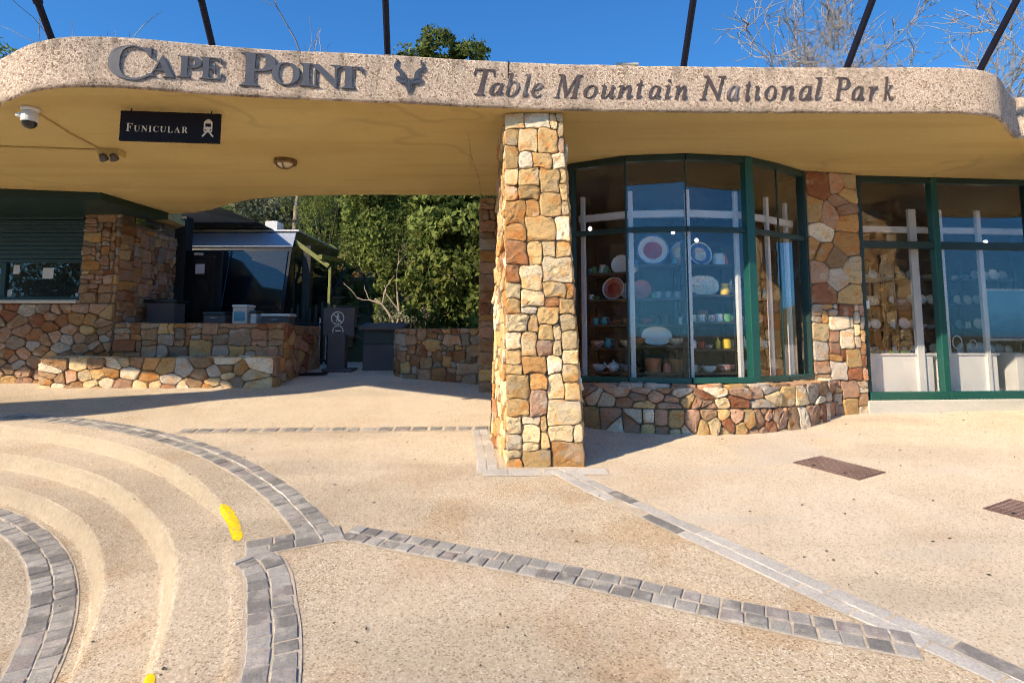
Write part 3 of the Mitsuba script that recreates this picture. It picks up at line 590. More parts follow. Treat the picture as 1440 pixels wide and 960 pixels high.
def on_edge(poly, s0, s1, z0, z1, depth, off):
    x0, y0, x1, y1 = poly.bounds
    def fn(xy, h):
        s = s0 + (xy[:, 0] - x0) / (x1 - x0) * (s1 - s0); z = z0 + (xy[:, 1] - y0) / (y1 - y0) * (z1 - z0)
        p, nv = front(s)
        return np.stack([p[:, 0] + nv[:, 0] * (h + off), p[:, 1] + nv[:, 1] * (h + off), z], 1)
    m = extr(poly, 0, depth)
    v = np.array(m.vertices)
    return trimesh.Trimesh(fn(v[:, :2], v[:, 2]), m.faces, process=False)
CAP = [('C', 3.304, 3.631, 3.05, 3.341), ('A', 3.604, 3.81, 3.093, 3.273), ('P', 3.819, 4.001, 3.105, 3.288), ('E', 3.986, 4.162, 3.107, 3.293), ('P', 4.299, 4.583, 3.073, 3.362), ('O', 4.553, 4.78, 3.098, 3.295), ('I', 4.777, 4.888, 3.099, 3.295), ('N', 4.87, 5.118, 3.087, 3.289), ('T', 5.07, 5.3, 3.088, 3.283)]
TMN = [('_T', 6.247, 6.435, 3.094, 3.33), ('_a', 6.384, 6.509, 3.097, 3.21), ('_b', 6.527, 6.65, 3.09, 3.308), ('_l', 6.679, 6.748, 3.087, 3.3), ('_e', 6.757, 6.856, 3.09, 3.224), ('_M', 6.954, 7.217, 3.093, 3.309), ('_o', 7.22, 7.343, 3.096, 3.218), ('_u', 7.378, 7.504, 3.093, 3.221), ('_n', 7.525, 7.659, 3.095, 3.224), ('_t', 7.695, 7.761, 3.097, 3.274), ('_a', 7.805, 7.916, 3.099, 3.223), ('_i', 7.952, 8.011, 3.101, 3.285), ('_n', 8.041, 8.152, 3.096, 3.227), ('_N', 8.262, 8.51, 3.093, 3.319), ('_a', 8.51, 8.621, 3.093, 3.231), ('_t', 8.677, 8.731, 3.094, 3.279), ('_ı', 8.761, 8.806, 3.094, 3.233), ('_o', 8.85, 8.958, 3.095, 3.233), ('_n', 8.994, 9.119, 3.095, 3.234), ('_a', 9.158, 9.28, 3.095, 3.234), ('_l', 9.301, 9.376, 3.096, 3.314), ('_P', 9.469, 9.624, 3.096, 3.315), ('_a', 9.633, 9.743, 3.096, 3.229), ('_r', 9.785, 9.872, 3.096, 3.229), ('_k', 9.92, 10.006, 3.095, 3.321)]
t = thing('fascia_sign', 'raised slate-grey metal capitals reading CAPE POINT on the canopy edge', 'sign')
for g, a, b, c, d in CAP: add('letter', on_edge(glyph(g, -.5), a, b, c, d, .015, .005), 'letter_metal_mat', t)
t = thing('fascia_sign', 'thin weathered slanting letters reading Table Mountain National Park on the canopy edge', 'sign')
for g, a, b, c, d in TMN: add('letter', on_edge(glyph(g, .0), a, b, c, d, .010, .004), 'weathered_letter_mat', t)
def kudu():
    out = [Polygon([(-26, 100), (-10, 112), (10, 112), (26, 100), (24, 70), (14, 30), (0, 0), (-14, 30), (-24, 70)])]
    for s in (1, -1):
        out.append(Polygon([(s * x, y) for x, y in [(18, 100), (30, 116), (55, 126), (78, 124), (86, 112), (82, 90), (66, 78), (44, 72), (20, 78)]]))
        pts = [(44, 112), (50, 142), (56, 160), (72, 176), (90, 190), (94, 206), (86, 220), (80, 234), (82, 252)]; wd = [15, 14, 13, 12, 10, 8.5, 7, 5, 3]
        out += [MultiPoint([p for q, w in ((pts[k], wd[k]), (pts[k + 1], wd[k + 1])) for p in Point(s * q[0], q[1]).buffer(w, quad_segs=4).exterior.coords]).convex_hull for k in range(8)]
    u = unary_union([g.buffer(0) for g in out])
    for s in (1, -1):
        u = u.difference(LineString([(s * 7, 112), (s * 15, 80), (s * 9, 40)]).buffer(1.8)).difference(LineString([(s * 28, 96), (s * 50, 106), (s * 74, 110)]).buffer(2.2))
    return u.simplify(.6)
t = thing('antelope_emblem', 'dark metal antelope head with spiral horns between the two inscriptions', 'emblem')
add('silhouette', on_edge(kudu(), 5.56, 5.822, 3.069, 3.376, .012, .005), 'letter_metal_mat', t)

# ------------------------------------------------------------------ hanging sign under the canopy
t = thing('hanging_sign', 'black rectangular board reading Funicular with a train symbol, hung under the canopy', 'sign')
A, B = np.array([-3.44, 5.15]), np.array([-2.60, 5.235])
d = (B - A) / np.linalg.norm(B - A); nn = np.array([d[1], -d[0]]); yaw = math.atan2(d[1], d[0]); mid = (A + B) / 2; SW = np.linalg.norm(B - A)
S0, S1 = 2.70, 2.972
add('board', obox((*mid, (S0 + S1) / 2), (SW / 2, .012, (S1 - S0) / 2), yaw, .003), 'sign_black_mat', t)
for k in (.1, .9):
    q = A + d * SW * k; add('hanger', tube([(*q, S1 - .01), (*q, ZB + .01)], .006), 'black_metal_mat', t)
def on_board(poly, x0, x1, z0, z1, depth=.004):
    bx0, by0, bx1, by1 = poly.bounds
    m = extr(poly, 0, depth); v = np.array(m.vertices)
    s = x0 + (v[:, 0] - bx0) / (bx1 - bx0) * (x1 - x0); z = z0 + (v[:, 1] - by0) / (by1 - by0) * (z1 - z0)
    p = A + s[:, None] * d + nn * (.0122 + v[:, 2:3])
    return trimesh.Trimesh(np.stack([p[:, 0], p[:, 1], z], 1), m.faces, process=False)
x = .055
for i, c in enumerate('FUNICULAR'):
    g = glyph(c, -1.6); b = g.bounds; hh = .072 if i == 0 else .054; w = (b[2] - b[0]) / 96 * hh * .95
    add('letter', on_board(g, x, x + w, S0 + .085, S0 + .085 + hh), 'print_cream_mat', t); x += w + .0145
tr = Polygon([(-20, 0), (-20, 62), (-14, 72), (14, 72), (20, 62), (20, 0), (12, -4), (-12, -4)])
tr = tr.difference(sbox(-14, 32, 14, 54)).difference(Point(-12, 12).buffer(5)).difference(Point(12, 12).buffer(5)).union(sbox(-9, 72, 9, 80))
legs = LineString([(-8, -4), (-26, -30)]).buffer(4, cap_style=2).union(LineString([(8, -4), (26, -30)]).buffer(4, cap_style=2))
add('train_symbol', on_board(tr.union(legs), SW - .155, SW - .05, S0 + .055, S0 + .215), 'print_cream_mat', t)

# ------------------------------------------------------------------ fixtures on the soffit
Zs = ZB + .004
t = thing('security_camera', 'white dome security camera hanging under the left end of the canopy', 'camera')
c = np.array([-4.24, 5.15])
add('mount', lathe([(0, 0), (.07, 0), (.075, -.012), (.06, -.03), (0, -.03)], (*c, Zs)), 'cctv_white_mat', t, smooth=40)
hk = add('housing', lathe([(0, -.03), (.045, -.03), (.062, -.05), (.066, -.10), (.063, -.125), (0, -.125)], (*c, Zs)), 'cctv_white_mat', t, smooth=40)
add('dome', lathe([(.058, -.125), (.054, -.15), (.038, -.172), (.018, -.18), (0, -.182)], (*c, Zs)), 'lens_mat', hk, smooth=True)
add('arm', beam((c[0] - .12, c[1] + .0, Zs - .06), (c[0] - .05, c[1], Zs - .06), .04, .03), 'cctv_white_mat', t)
one('conduit', tube([(-7.2, 6.12, Zs - .012), (-5.45, 6.2, Zs - .012), (-4.42, 6.32, Zs - .012)], .014), 'soffit_mat', 'painted conduit running along the soffit to the junction box', 'conduit')
one('conduit', tube([(-4.25, 5.22, Zs - .012), (-4.36, 5.8, Zs - .012), (-4.40, 6.25, Zs - .012)], .009), 'soffit_mat', 'thin painted conduit from the dome camera back to the junction box', 'conduit')
t = thing('twin_spotlight', 'small twin emergency spotlight on a painted box under the canopy', 'spotlight')
add('box', obox((-4.32, 6.36, Zs - .035), (.11, .07, .035), .1), 'soffit_mat', t)
for s in (-1, 1):
    k = add('lamp_head', lathe([(0, .03), (.03, .03), (.045, -.02), (.045, -.03), (0, -.025)], (-4.30 + s * .055, 6.28, Zs - .10), 16, trimesh.transformations.rotation_matrix(.9, (1, 0, 0))[:3, :3]), 'panel_grey_mat', t, smooth=40)
t = thing('bulkhead_light', 'round caged bulkhead lamp with a dark rim on the soffit', 'lamp')
c = np.array([-2.58, 6.72])
add('rim', lathe([(.085, 0), (.125, 0), (.125, -.04), (.11, -.055), (.095, -.05), (.085, -.03)], (*c, Zs), 28), 'brass_mat', t, smooth=30)
dk = add('diffuser', lathe([(.094, -.03), (.085, -.06), (.055, -.08), (0, -.088)], (*c, Zs), 24), 'frosted_mat', t, smooth=True)
for a in (0, PI / 2): add('guard_bar', tube([(c[0] + math.cos(a) * r, c[1] + math.sin(a) * r, Zs - z) for r, z in ((-.105, .05), (-.085, .075), (-.05, .095), (0, .102), (.05, .095), (.085, .075), (.105, .05))], .007, 6), 'brass_mat', dk)

# raking poles standing on the canopy roof
for i, ((u, y, z), dx, lbl) in enumerate([((-4.285, 5.35, 3.783), .05, 'dark pole leaning out over the left end of the canopy roof'), ((-2.785, 5.35, 3.714), .036, 'dark pole leaning out over the canopy above the first inscription'), ((-1.15, 5.35, 3.597), .078, 'dark pole rising beside the antelope emblem and the green treetop'), ((1.588, 5.35, 3.508), -.014, 'dark pole leaning out over the canopy left of the word National'), ((3.102, 5.35, 3.495), .064, 'dark pole leaning out in front of the bare tree'), ((4.326, 5.35, 3.461), .086, 'dark pole with a slack cable at the right end of the canopy roof')]):
    t = thing('raking_pole', lbl, 'pole', 'raking poles along the canopy roof')
    D = np.array([dx, -.656, .755]); p = np.array([u, y, z]); a = p - D * ((z - 3.32) / D[2]); b = a + D * 4.6
    sk = add('shaft', tube([a, b], .03), 'pole_mat', t, smooth=40)
    add('base', obox(a + [0, 0, .008], (.09, .09, .012), .3), 'pole_mat', t)
    for k in (.9, 1.5, 2.4):
        q = a + D * k; add('clamp', tube([q - D * .025, q + D * .025], .04), 'pole_mat', sk)
    q = a + D * 1.15; add('hook', tube([q, q + [-.05, 0, .01], q + [-.08, 0, .04]], .006, 6), 'pole_mat', sk)
    if i == 5: add('cable', tube([a + D * .9 + [.05, 0, 0], a + D * 1.5 + [.13, 0, .0], a + D * 2.3 + [.17, 0, .02], a + D * 3.4 + [.12, 0, .02], a + D * 4.5 + [.04, 0, 0]], .006, 6), 'pole_mat', t)
one('roof_vent', cat_([bx(1.04, 1.22, 5.7, 5.9, 3.3, 3.635), bx(1.02, 1.24, 5.67, 5.93, 3.635, 3.66)]), 'concrete_mat', 'small capped vent poking above the canopy edge over the word Mountain', 'vent')

# ------------------------------------------------------------------ stone pillar
def pillar(name, label, b, tp, z0, z1, seed, pal='pillar', cell=.072, sizes=None):
    """b, tp: plan corners front-left, front-right, back-right, back-left at the foot and the top"""
    t = thing(name, label, 'pillar'); R = random.Random(seed); h = z1 - z0
    b, tp = np.array(b, float), np.array(tp, float)
    v = [(*q, z0) for q in b] + [(*q, z1) for q in tp]
    add('core', trimesh.Trimesh(v, [(0, 1, 5), (0, 5, 4), (1, 2, 6), (1, 6, 5), (2, 3, 7), (2, 7, 6), (3, 0, 4), (3, 4, 7), (4, 5, 6), (4, 6, 7)], process=False), 'mortar_mat', t)
    sizes = sizes or [(2, 2), (3, 2), (3, 3), (3, 2), (2, 3), (4, 3), (3, 3), (4, 2), (2, 2), (2, 1)]
    for i in range(4):
        j = (i + 1) % 4; w = np.linalg.norm(b[j] - b[i]); ov = .03 if i in (0, 2) else 0.0
        W = quad_plane((*b[i], z0), (*b[j], z0), (*tp[i], z1), (*tp[j], z1), w, h)
        lay(t, coursed(w, h, cell, seed + i, sizes, over=ov, jit=.22, joint=.007, rnd=.005), W, .028, seed + 10 * i, pal)
    return t
pillar('stone_pillar', 'tall tapering pillar of sunlit honey-coloured stone carrying the canopy', [(-.02, 5.33), (.60, 5.33), (.70, 6.30), (-.20, 6.30)], [(-.045, 5.27), (.43, 5.27), (.50, 6.20), (-.12, 6.20)], -.12, ZB + .004, 40)
pillar('stone_pillar', 'second pillar of rough stone carrying the canopy beyond the right edge of the picture', [(5.75, 5.78), (6.35, 5.70), (6.45, 6.6), (5.75, 6.7)], [(5.80, 5.85), (6.25, 5.78), (6.3, 6.5), (5.8, 6.6)], -.1, ZB + .004, 60, cell=.085)
pillar('stone_pillar', 'slim shaded stone pillar behind the big sunlit pillar, at the end of the low wall', [(-.44, 8.62), (-.02, 8.62), (-.02, 9.0), (-.44, 9.0)], [(-.44, 8.58), (-.05, 8.58), (-.05, 8.95), (-.44, 8.95)], .2, ZB + .004, 80, pal='left', cell=.085, sizes=[(3, 2), (4, 2), (2, 2), (5, 2), (3, 1), (4, 3)])

# ------------------------------------------------------------------ bay window on a low stone wall
BV = np.array([(.70, 6.90), (1.26, 6.58), (1.90, 6.50), (2.62, 6.61), (3.07, 6.88), (3.53, 7.22)])
SILL, TRAN = .50, 2.16
bw = thing('low_wall', 'low curved wall of upright rubble stones under the bay window', 'wall')
BW = [(.45, 6.98), (.8, 6.68), (1.25, 6.46), (1.9, 6.375), (2.6, 6.45), (3.15, 6.68), (3.6, 7.03), (3.84, 7.30)]
W, L = path_wall(BW)
z0 = -.08
WW = lambda st, h: W(np.stack([st[:, 0], st[:, 1] + z0], 1), h)
hgt = SILL - .03 - z0
lower = crazy(L, hgt * .60, .20, 7, aspect=.66, joint=.010)
upper = [shapely.affinity.translate(p, 0, hgt * .60) for p in crazy(L, hgt * .40, .115, 8, aspect=1.7, joint=.009)]
lay(bw, lower, WW, .035, 70, 'bay'); lay(bw, upper, WW, .035, 71, 'bay')
ss = np.linspace(0, L, 40)
add('core', strip([W(np.stack([ss, 0 * ss + z], 1), 0 * ss - o) for z, o in ((z0, .0), (SILL - .03, .0), (SILL - .028, .25))]), 'mortar_mat', bw)
# ledge stones on top of the wall, between the face and the window
fw = np.array([W(np.array([[s, 0]]), np.zeros(1))[0, :2] for s in np.linspace(0, L, 15)])
for i in range(14):
    a, b = fw[i], fw[i + 1]; ctr = np.array([2.2, 8.3]); 
    ia, ib = a + (ctr - a) / np.linalg.norm(ctr - a) * .24, b + (ctr - b) / np.linalg.norm(ctr - b) * .24
    oa, ob = a - (ctr - a) / np.linalg.norm(ctr - a) * .02, b - (ctr - b) / np.linalg.norm(ctr - b) * .02
    q = Polygon([oa, ob, ib, ia]).buffer(-.006)
    Wt = lambda st, h: np.stack([st[:, 0], st[:, 1], SILL - .03 + h], 1)
    m = stone_mesh(q if q.exterior.is_ccw else Polygon(list(q.exterior.coords)[::-1]), Wt, .03, random.Random(90 + i), 12)
    add('ledge_stone', m, 'stone_mat', bw, smooth=True, uv=np.tile([(random.Random(i).choice(PAL['bay']) + .5) / 10, random.Random(i + 50).random()], (len(m.vertices), 1)))
bay = thing('bay_window', 'tall faceted shop bay window in dark green frames showing pottery shelves', 'window')
def wall_bar(a, b, z0, z1, depth, mat, name, parent, out=0.0, ext=0.0):
    a, b = np.array(a, float), np.array(b, float); d = (b - a) / np.linalg.norm(b - a); n_ = np.array([d[1], -d[0]])
    m = (a + b) / 2 + n_ * out
    add(name, obox((*m, (z0 + z1) / 2), (np.linalg.norm(b - a) / 2 + ext, depth / 2, (z1 - z0) / 2), math.atan2(d[1], d[0])), mat, parent)
def post(p, yaw, w, dep, z0, z1, mat, name, parent):
    add(name, obox((*p, (z0 + z1) / 2), (w / 2, dep / 2, (z1 - z0) / 2), yaw, .005), mat, parent)
def pane(a, b, z0, z1, parent, name='pane'):
    a, b = np.array(a, float), np.array(b, float)
    add(name, trimesh.Trimesh([(*a, z0), (*b, z0), (*b, z1), (*a, z1)], [(0, 1, 2), (0, 2, 3)], process=False), 'window_glass_mat', parent)
for i in range(5):
    a, b = BV[i], BV[i + 1]
    wall_bar(a, b, SILL, SILL + .06, .09, 'green_paint_mat', 'sill', bay, .01)
    wall_bar(a, b, TRAN - .028, TRAN + .028, .06, 'dark_green_mat', 'transom', bay)
    wall_bar(a, b, ZB - .07, ZB + .003, .08, 'dark_green_mat', 'head', bay)
    pane(a, b, SILL + .06, TRAN - .028, bay); pane(a, b, TRAN + .028, ZB - .07, bay)
for i, (w, dp, mt, nm) in enumerate([(.07, .08, 'dark_green_mat', 'jamb'), (.022, .03, 'dark_green_mat', 'mullion'), (.014, .02, 'dark_green_mat', 'mullion'), (.105, .10, 'green_paint_mat', 'post'), (.016, .02, 'dark_green_mat', 'mullion'), (.09, .10, 'dark_green_mat', 'jamb')]):
    q = BV[i]; t0 = BV[min(i + 1, 5)] - BV[max(i - 1, 0)]
    post(q, math.atan2(t0[1], t0[0]), w, dp, SILL, ZB, mt, nm, bay)

# ------------------------------------------------------------------ stone pier between bay and shopfront
pr = thing('stone_pier', 'broad stone pier between the bay window and the shopfront, sunlit at its foot', 'pier')
pa, pb = np.array([3.55, 7.17]), np.array([4.25, 7.33])
dW = np.linalg.norm(pb - pa); dd = (pb - pa) / dW; pn = np.array([dd[1], -dd[0]])
pz0 = 0.03; split = 1.05
add('core', extr(Polygon([pa, pb, pb - pn * .5, pa - pn * .5]), pz0, ZB + .003), 'mortar_mat', pr)
Wp = plane((*pa, pz0), (*dd, 0))
lay(pr, coursed(dW, 1.35, .075, 21, [(2, 2), (3, 2), (3, 3), (4, 2), (2, 1), (3, 2), (4, 3)], over=.01) + [shapely.affinity.translate(q, 0, 1.35) for q in crazy(dW, ZB - 1.35 - pz0, .225, 23, aspect=1.15, joint=.008, rnd=.008)], Wp, .02, 22, 'pier')
Wp3 = plane((*(pb), pz0), (*(-pn), 0))
lay(pr, coursed(.3, ZB - pz0, .075, 25, [(2, 2), (3, 2), (2, 3), (4, 2)]), Wp3, .02, 26, 'pier')

# ------------------------------------------------------------------ shopfront to the right
sf = thing('shopfront', 'glazed shopfront in dark green frames over a pale concrete plinth', 'shopfront')
SA = np.array([4.29, 7.42]); sd = np.array([.9955, .095]); sd /= np.linalg.norm(sd); sn = np.array([sd[1], -sd[0]])
def sp(s): return SA + sd * s
S_SILL, S_TR = .38, 2.13
add('plinth', obox((*(sp(2.0) - sn * .0), .125), (2.06, .11, .11), math.atan2(sd[1], sd[0]), .012), 'concrete_mat', sf)
cuts = [0.0, 1.03, 2.34, 3.2, 4.0]
for i in range(4):
    a, b = sp(cuts[i]), sp(cuts[i + 1])
    wall_bar(a, b, .238, .33, .10, 'green_paint_mat', 'sill', sf, .03)
    wall_bar(a, b, S_TR - .045, S_TR + .045, .08, 'dark_green_mat', 'transom', sf)
    wall_bar(a, b, ZB - .07, ZB + .003, .08, 'dark_green_mat', 'head', sf)
    pane(a, b, .33, S_TR - .045, sf); pane(a, b, S_TR + .045, ZB - .07, sf)
for i, c in enumerate(cuts):
    post(sp(c), math.atan2(sd[1], sd[0]),   .085, .10, .238, ZB, 'green_paint_mat' if i == 1 else 'dark_green_mat', 'mullion', sf)
add('lock', obox((*(sp(.045) + sn * .055), 1.38), (.02, .006, .05), .1), 'cctv_white_mat', sf)

# ------------------------------------------------------------------ shop interior
st = lab(uniq('shop_room'), None, None, None, 'structure')
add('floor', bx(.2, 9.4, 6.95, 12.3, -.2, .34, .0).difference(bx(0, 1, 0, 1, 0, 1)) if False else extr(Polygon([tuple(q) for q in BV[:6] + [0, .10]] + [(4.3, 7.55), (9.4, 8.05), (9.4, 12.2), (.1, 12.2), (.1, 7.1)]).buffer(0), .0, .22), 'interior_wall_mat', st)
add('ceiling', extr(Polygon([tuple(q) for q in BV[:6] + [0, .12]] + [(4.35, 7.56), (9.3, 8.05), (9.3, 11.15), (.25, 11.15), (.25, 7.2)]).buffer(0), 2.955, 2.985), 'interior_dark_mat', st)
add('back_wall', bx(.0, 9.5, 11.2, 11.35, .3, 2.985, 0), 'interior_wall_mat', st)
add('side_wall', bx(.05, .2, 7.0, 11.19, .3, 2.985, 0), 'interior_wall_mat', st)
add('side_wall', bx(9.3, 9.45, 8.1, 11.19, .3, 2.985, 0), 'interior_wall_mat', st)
bk = thing('facade_wall', 'dark wall closing the gap between the pillar and the bay window', 'wall')
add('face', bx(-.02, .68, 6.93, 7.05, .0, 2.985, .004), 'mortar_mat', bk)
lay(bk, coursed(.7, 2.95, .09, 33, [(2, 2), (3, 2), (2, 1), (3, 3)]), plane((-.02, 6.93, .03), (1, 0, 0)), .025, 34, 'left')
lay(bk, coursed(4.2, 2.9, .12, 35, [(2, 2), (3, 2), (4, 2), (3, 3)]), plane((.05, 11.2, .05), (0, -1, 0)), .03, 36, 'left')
plain('lamp_mat', (.8, .8, .75), .4)
for x, y, wh in [(1.75, 8.6, 'behind the middle bay pane'), (2.35, 8.7, 'behind the bay pane left of the green post'), (2.9, 9.4, 'beside the thick green post'), (3.9, 8.3, 'behind the stone pier'), (5.2, 9.5, 'behind the first shopfront pane'), (6.6, 9.4, 'behind the second shopfront pane'), (1.1, 8.4, 'behind the left bay pane'), (7.6, 9.6, 'behind the shopfront pane at the right edge')]:
    t = thing('ceiling_lamp', f'small lit downlight in the shop {wh}', 'lamp', 'downlights in the shop')
    k = add('bulb', trimesh.creation.icosphere(1, .026).apply_translation([x, y, 2.50]), 'lamp_mat', t)
    scene[k]['emitter'] = {'type': 'area', 'radiance': rgb((7, 6.6, 5.6))}
    add('stem', tube([(x, y, 2.95), (x, y, 2.53)], .006, 6), 'black_metal_mat', t)

def item(kind, col, c, s, label, group=None, face=None):
    """one piece of pottery; c its foot, s its size in metres"""
    mt = f'{col}_glaze_mat'; x, y, z = c
    if kind == 'bowl': m = lathe([(0, 0), (.35 * s, 0), (.38 * s, .04 * s), (.75 * s, .3 * s), (s, .8 * s), (.95 * s, .8 * s), (.7 * s, .36 * s), (.3 * s, .1 * s), (0, .08 * s)], c, 20)
    elif kind in ('mug', 'cup'):
        m = cat_([lathe([(0, 0), (.8 * s, 0), (.9 * s, .1 * s), (.92 * s, 2 * s), (.84 * s, 2 * s), (.8 * s, .2 * s), (0, .15 * s)], c, 16), tube([(x + .85 * s, y, z + 1.7 * s), (x + 1.35 * s, y, z + 1.55 * s), (x + 1.45 * s, y, z + 1.0 * s), (x + 1.25 * s, y, z + .5 * s), (x + .85 * s, y, z + .4 * s)], .12 * s, 6)])
    elif kind == 'jug':
        m = cat_([lathe([(0, 0), (.7 * s, 0), (s, .6 * s), (.9 * s, 1.3 * s), (.6 * s, 1.9 * s), (.8 * s, 2.4 * s), (.72 * s, 2.4 * s), (.5 * s, 1.9 * s), (0, 1.8 * s)], c, 16), tube([(x + .7 * s, y, z + 2.2 * s), (x + 1.4 * s, y, z + 2 * s), (x + 1.5 * s, y, z + 1.3 * s), (x + .95 * s, y, z + .8 * s)], .12 * s, 6)])
    elif kind == 'teapot':
        m = cat_([lathe([(0, 0), (.6 * s, 0), (s, .6 * s), (.9 * s, 1.2 * s), (.45 * s, 1.5 * s), (.4 * s, 1.55 * s), (.1 * s, 1.75 * s), (.14 * s, 1.9 * s), (0, 1.98 * s)], c, 18), tube([(x - .8 * s, y, z + .6 * s), (x - 1.3 * s, y, z + 1.0 * s), (x - 1.6 * s, y, z + 1.5 * s)], [.2 * s, .14 * s, .1 * s], 6), tube([(x + .8 * s, y, z + 1.2 * s), (x + 1.5 * s, y, z + 1.2 * s), (x + 1.4 * s, y, z + .5 * s), (x + .85 * s, y, z + .4 * s)], .1 * s, 6)])
    elif kind == 'jar': m = lathe([(0, 0), (.85 * s, 0), (s, .15 * s), (s, 1.6 * s), (.8 * s, 1.85 * s), (.85 * s, 1.9 * s), (.85 * s, 2.1 * s), (0, 2.15 * s)], c, 16)
    elif kind == 'bottle': m = lathe([(0, 0), (.7 * s, 0), (.75 * s, .2 * s), (.75 * s, 2.2 * s), (.3 * s, 2.9 * s), (.28 * s, 3.6 * s), (0, 3.65 * s)], c, 14)
    elif kind == 'basket': m = lathe([(0, 0), (.85 * s, 0), (.9 * s, .5 * s), (s, 1.5 * s), (1.05 * s, 1.6 * s), (.95 * s, 1.62 * s), (.85 * s, .4 * s), (0, .3 * s)], c, 18)
    elif kind in ('plate', 'tray'):
        a = face if face is not None else 0.0
        prof = [(0, 0), (.55 * s, 0), (.62 * s, .015), (s, .045), (s, .055), (.6 * s, .028), (0, .022)]
        m = lathe(prof, (0, 0, 0), 32); v = np.array(m.vertices)
        if kind == 'tray': v[:, 1] *= .62; v[:, 0] = np.sign(v[:, 0]) * np.abs(v[:, 0] / s) ** .75 * s
        rx = trimesh.transformations.rotation_matrix(PI / 2 - .22, (1, 0, 0))[:3, :3]; v = v @ rx.T
        cs, sn_ = math.cos(a), math.sin(a); v = v @ np.array([[cs, sn_, 0], [-sn_, cs, 0], [0, 0, 1]])
        zoff = -v[:, 2].min(); v += np.array(c) + [0, 0, zoff]
        m = trimesh.Trimesh(v, m.faces, process=False)
    if kind == 'plate' and s > .12: mt = {'red': 'white', 'blue': 'blue', 'grey': 'grey'}.get(col, col) + '_glaze_mat'
    key = one(kind if kind != 'cup' else 'mug', m, mt, label, kind, group, smooth=35)
    if kind == 'plate' and s > .12:
        def face_part(name, prof2, mat):
            v = np.array(lathe(prof2, (0, 0, 0), 32).vertices); f = lathe(prof2, (0, 0, 0), 32).faces
            v = v @ rx.T @ np.array([[cs, sn_, 0], [-sn_, cs, 0], [0, 0, 1]]); v += np.array(c) + [0, 0, zoff]
            add(name, trimesh.Trimesh(v, f, process=False), mat, key)
        face_part('painted_centre', [(0, .031), (.56 * s, .033), (.58 * s, .030)], {'red': 'red', 'blue': 'motley', 'grey': 'cream'}.get(col, 'red') + '_glaze_mat')
        face_part('rim_band', [(.90 * s, .0535), (.99 * s, .0605), (1.0 * s, .057)], {'red': 'blue', 'blue': 'white', 'grey': 'blue'}.get(col, 'white') + '_glaze_mat')
    return key
def shelf_unit(name, label, a, b, zs, inset=.16, depth=.30, z0=.222, posts=True):
    a, b = np.array(a, float), np.array(b, float); d = (b - a) / np.linalg.norm(b - a); n_ = np.array([d[1], -d[0]]); w = np.linalg.norm(b - a)
    t = thing(name, label, 'shelf'); yaw = math.atan2(d[1], d[0])
    o = lambda s, q: a + d * s - n_ * (inset + q)
    for z in zs: add('shelf_board', obox((*o(w / 2, depth / 2), z - .012), (w / 2 - .03, depth / 2, .012), yaw, .002), 'shelf_mat', t)
    for s in (.03, w - .03):
        for q in (.03, depth - .02):
            add('upright', obox((*o(s, q), (z0 + zs[-1] + .25) / 2), (.012, .012, (zs[-1] + .25 - z0) / 2), yaw, .002), 'black_metal_mat', t)
    add('back_panel', obox((*o(w / 2, depth + .02), (z0 + 2.1) / 2), (w / 2 - .02, .008, (2.1 - z0) / 2), yaw, 0), 'interior_dark_mat', t)
    return lambda s, q, z: (*o(s * w, q), z), yaw
shA, ya = shelf_unit('display_shelf', 'dark pottery shelf behind the left pane of the bay window', BV[0] + [.05, 0], BV[1], [.60, .87, 1.13, 1.42, 1.72])
shB, yb = shelf_unit('display_shelf', 'dark pottery shelf behind the middle pane of the bay window', BV[1] + [.02, 0], BV[2], [.60, .90, 1.13, 1.42, 1.80])
shC, yc = shelf_unit('display_shelf', 'dark pottery shelf behind the pane left of the thick green post', BV[2] + [.02, 0], BV[3] - [.06, 0], [.60, .86, 1.16, 1.46, 1.80])
shD, yd = shelf_unit('display_shelf', 'pottery shelf behind the right-hand panes of the bay window', BV[3] + [.12, .05], BV[5] - [.10, .05], [.60, .86, 1.16, 1.46], inset=.32)
# white posts and rail of the display fitting just behind the glass joints
ff = thing('display_stand', 'white painted timber display stand just inside the bay window', 'stand')
ctr = np.array([2.15, 8.6])
ins = lambda p, k: np.array(p) + (ctr - p) / np.linalg.norm(ctr - p) * k
for i, p in enumerate([BV[0] + [.07, 0], BV[1] + [.03, 0], BV[2] + [.03, 0], BV[3] - [.085, 0], BV[4] - [.05, 0], BV[5] - [.12, 0]]):
    q = ins(p, .10); t0 = BV[min(i + 1, 5)] - BV[max(i - 1, 0)]
    post(q, math.atan2(t0[1], t0[0]), .05, .045, .45, 2.62, 'white_paint_mat', 'post', ff)
for i in range(5):
    a, b = ins(BV[i], .14), ins(BV[i + 1], .14); wall_bar(a, b, 2.32, 2.40, .04, 'white_paint_mat', 'rail', ff)
PN = {'A': 'left bay pane', 'B': 'middle bay pane', 'C': 'bay pane left of the green post', 'D': 'right-hand bay panes'}
SHN = ['lowest', 'second', 'third', 'fourth', 'top']
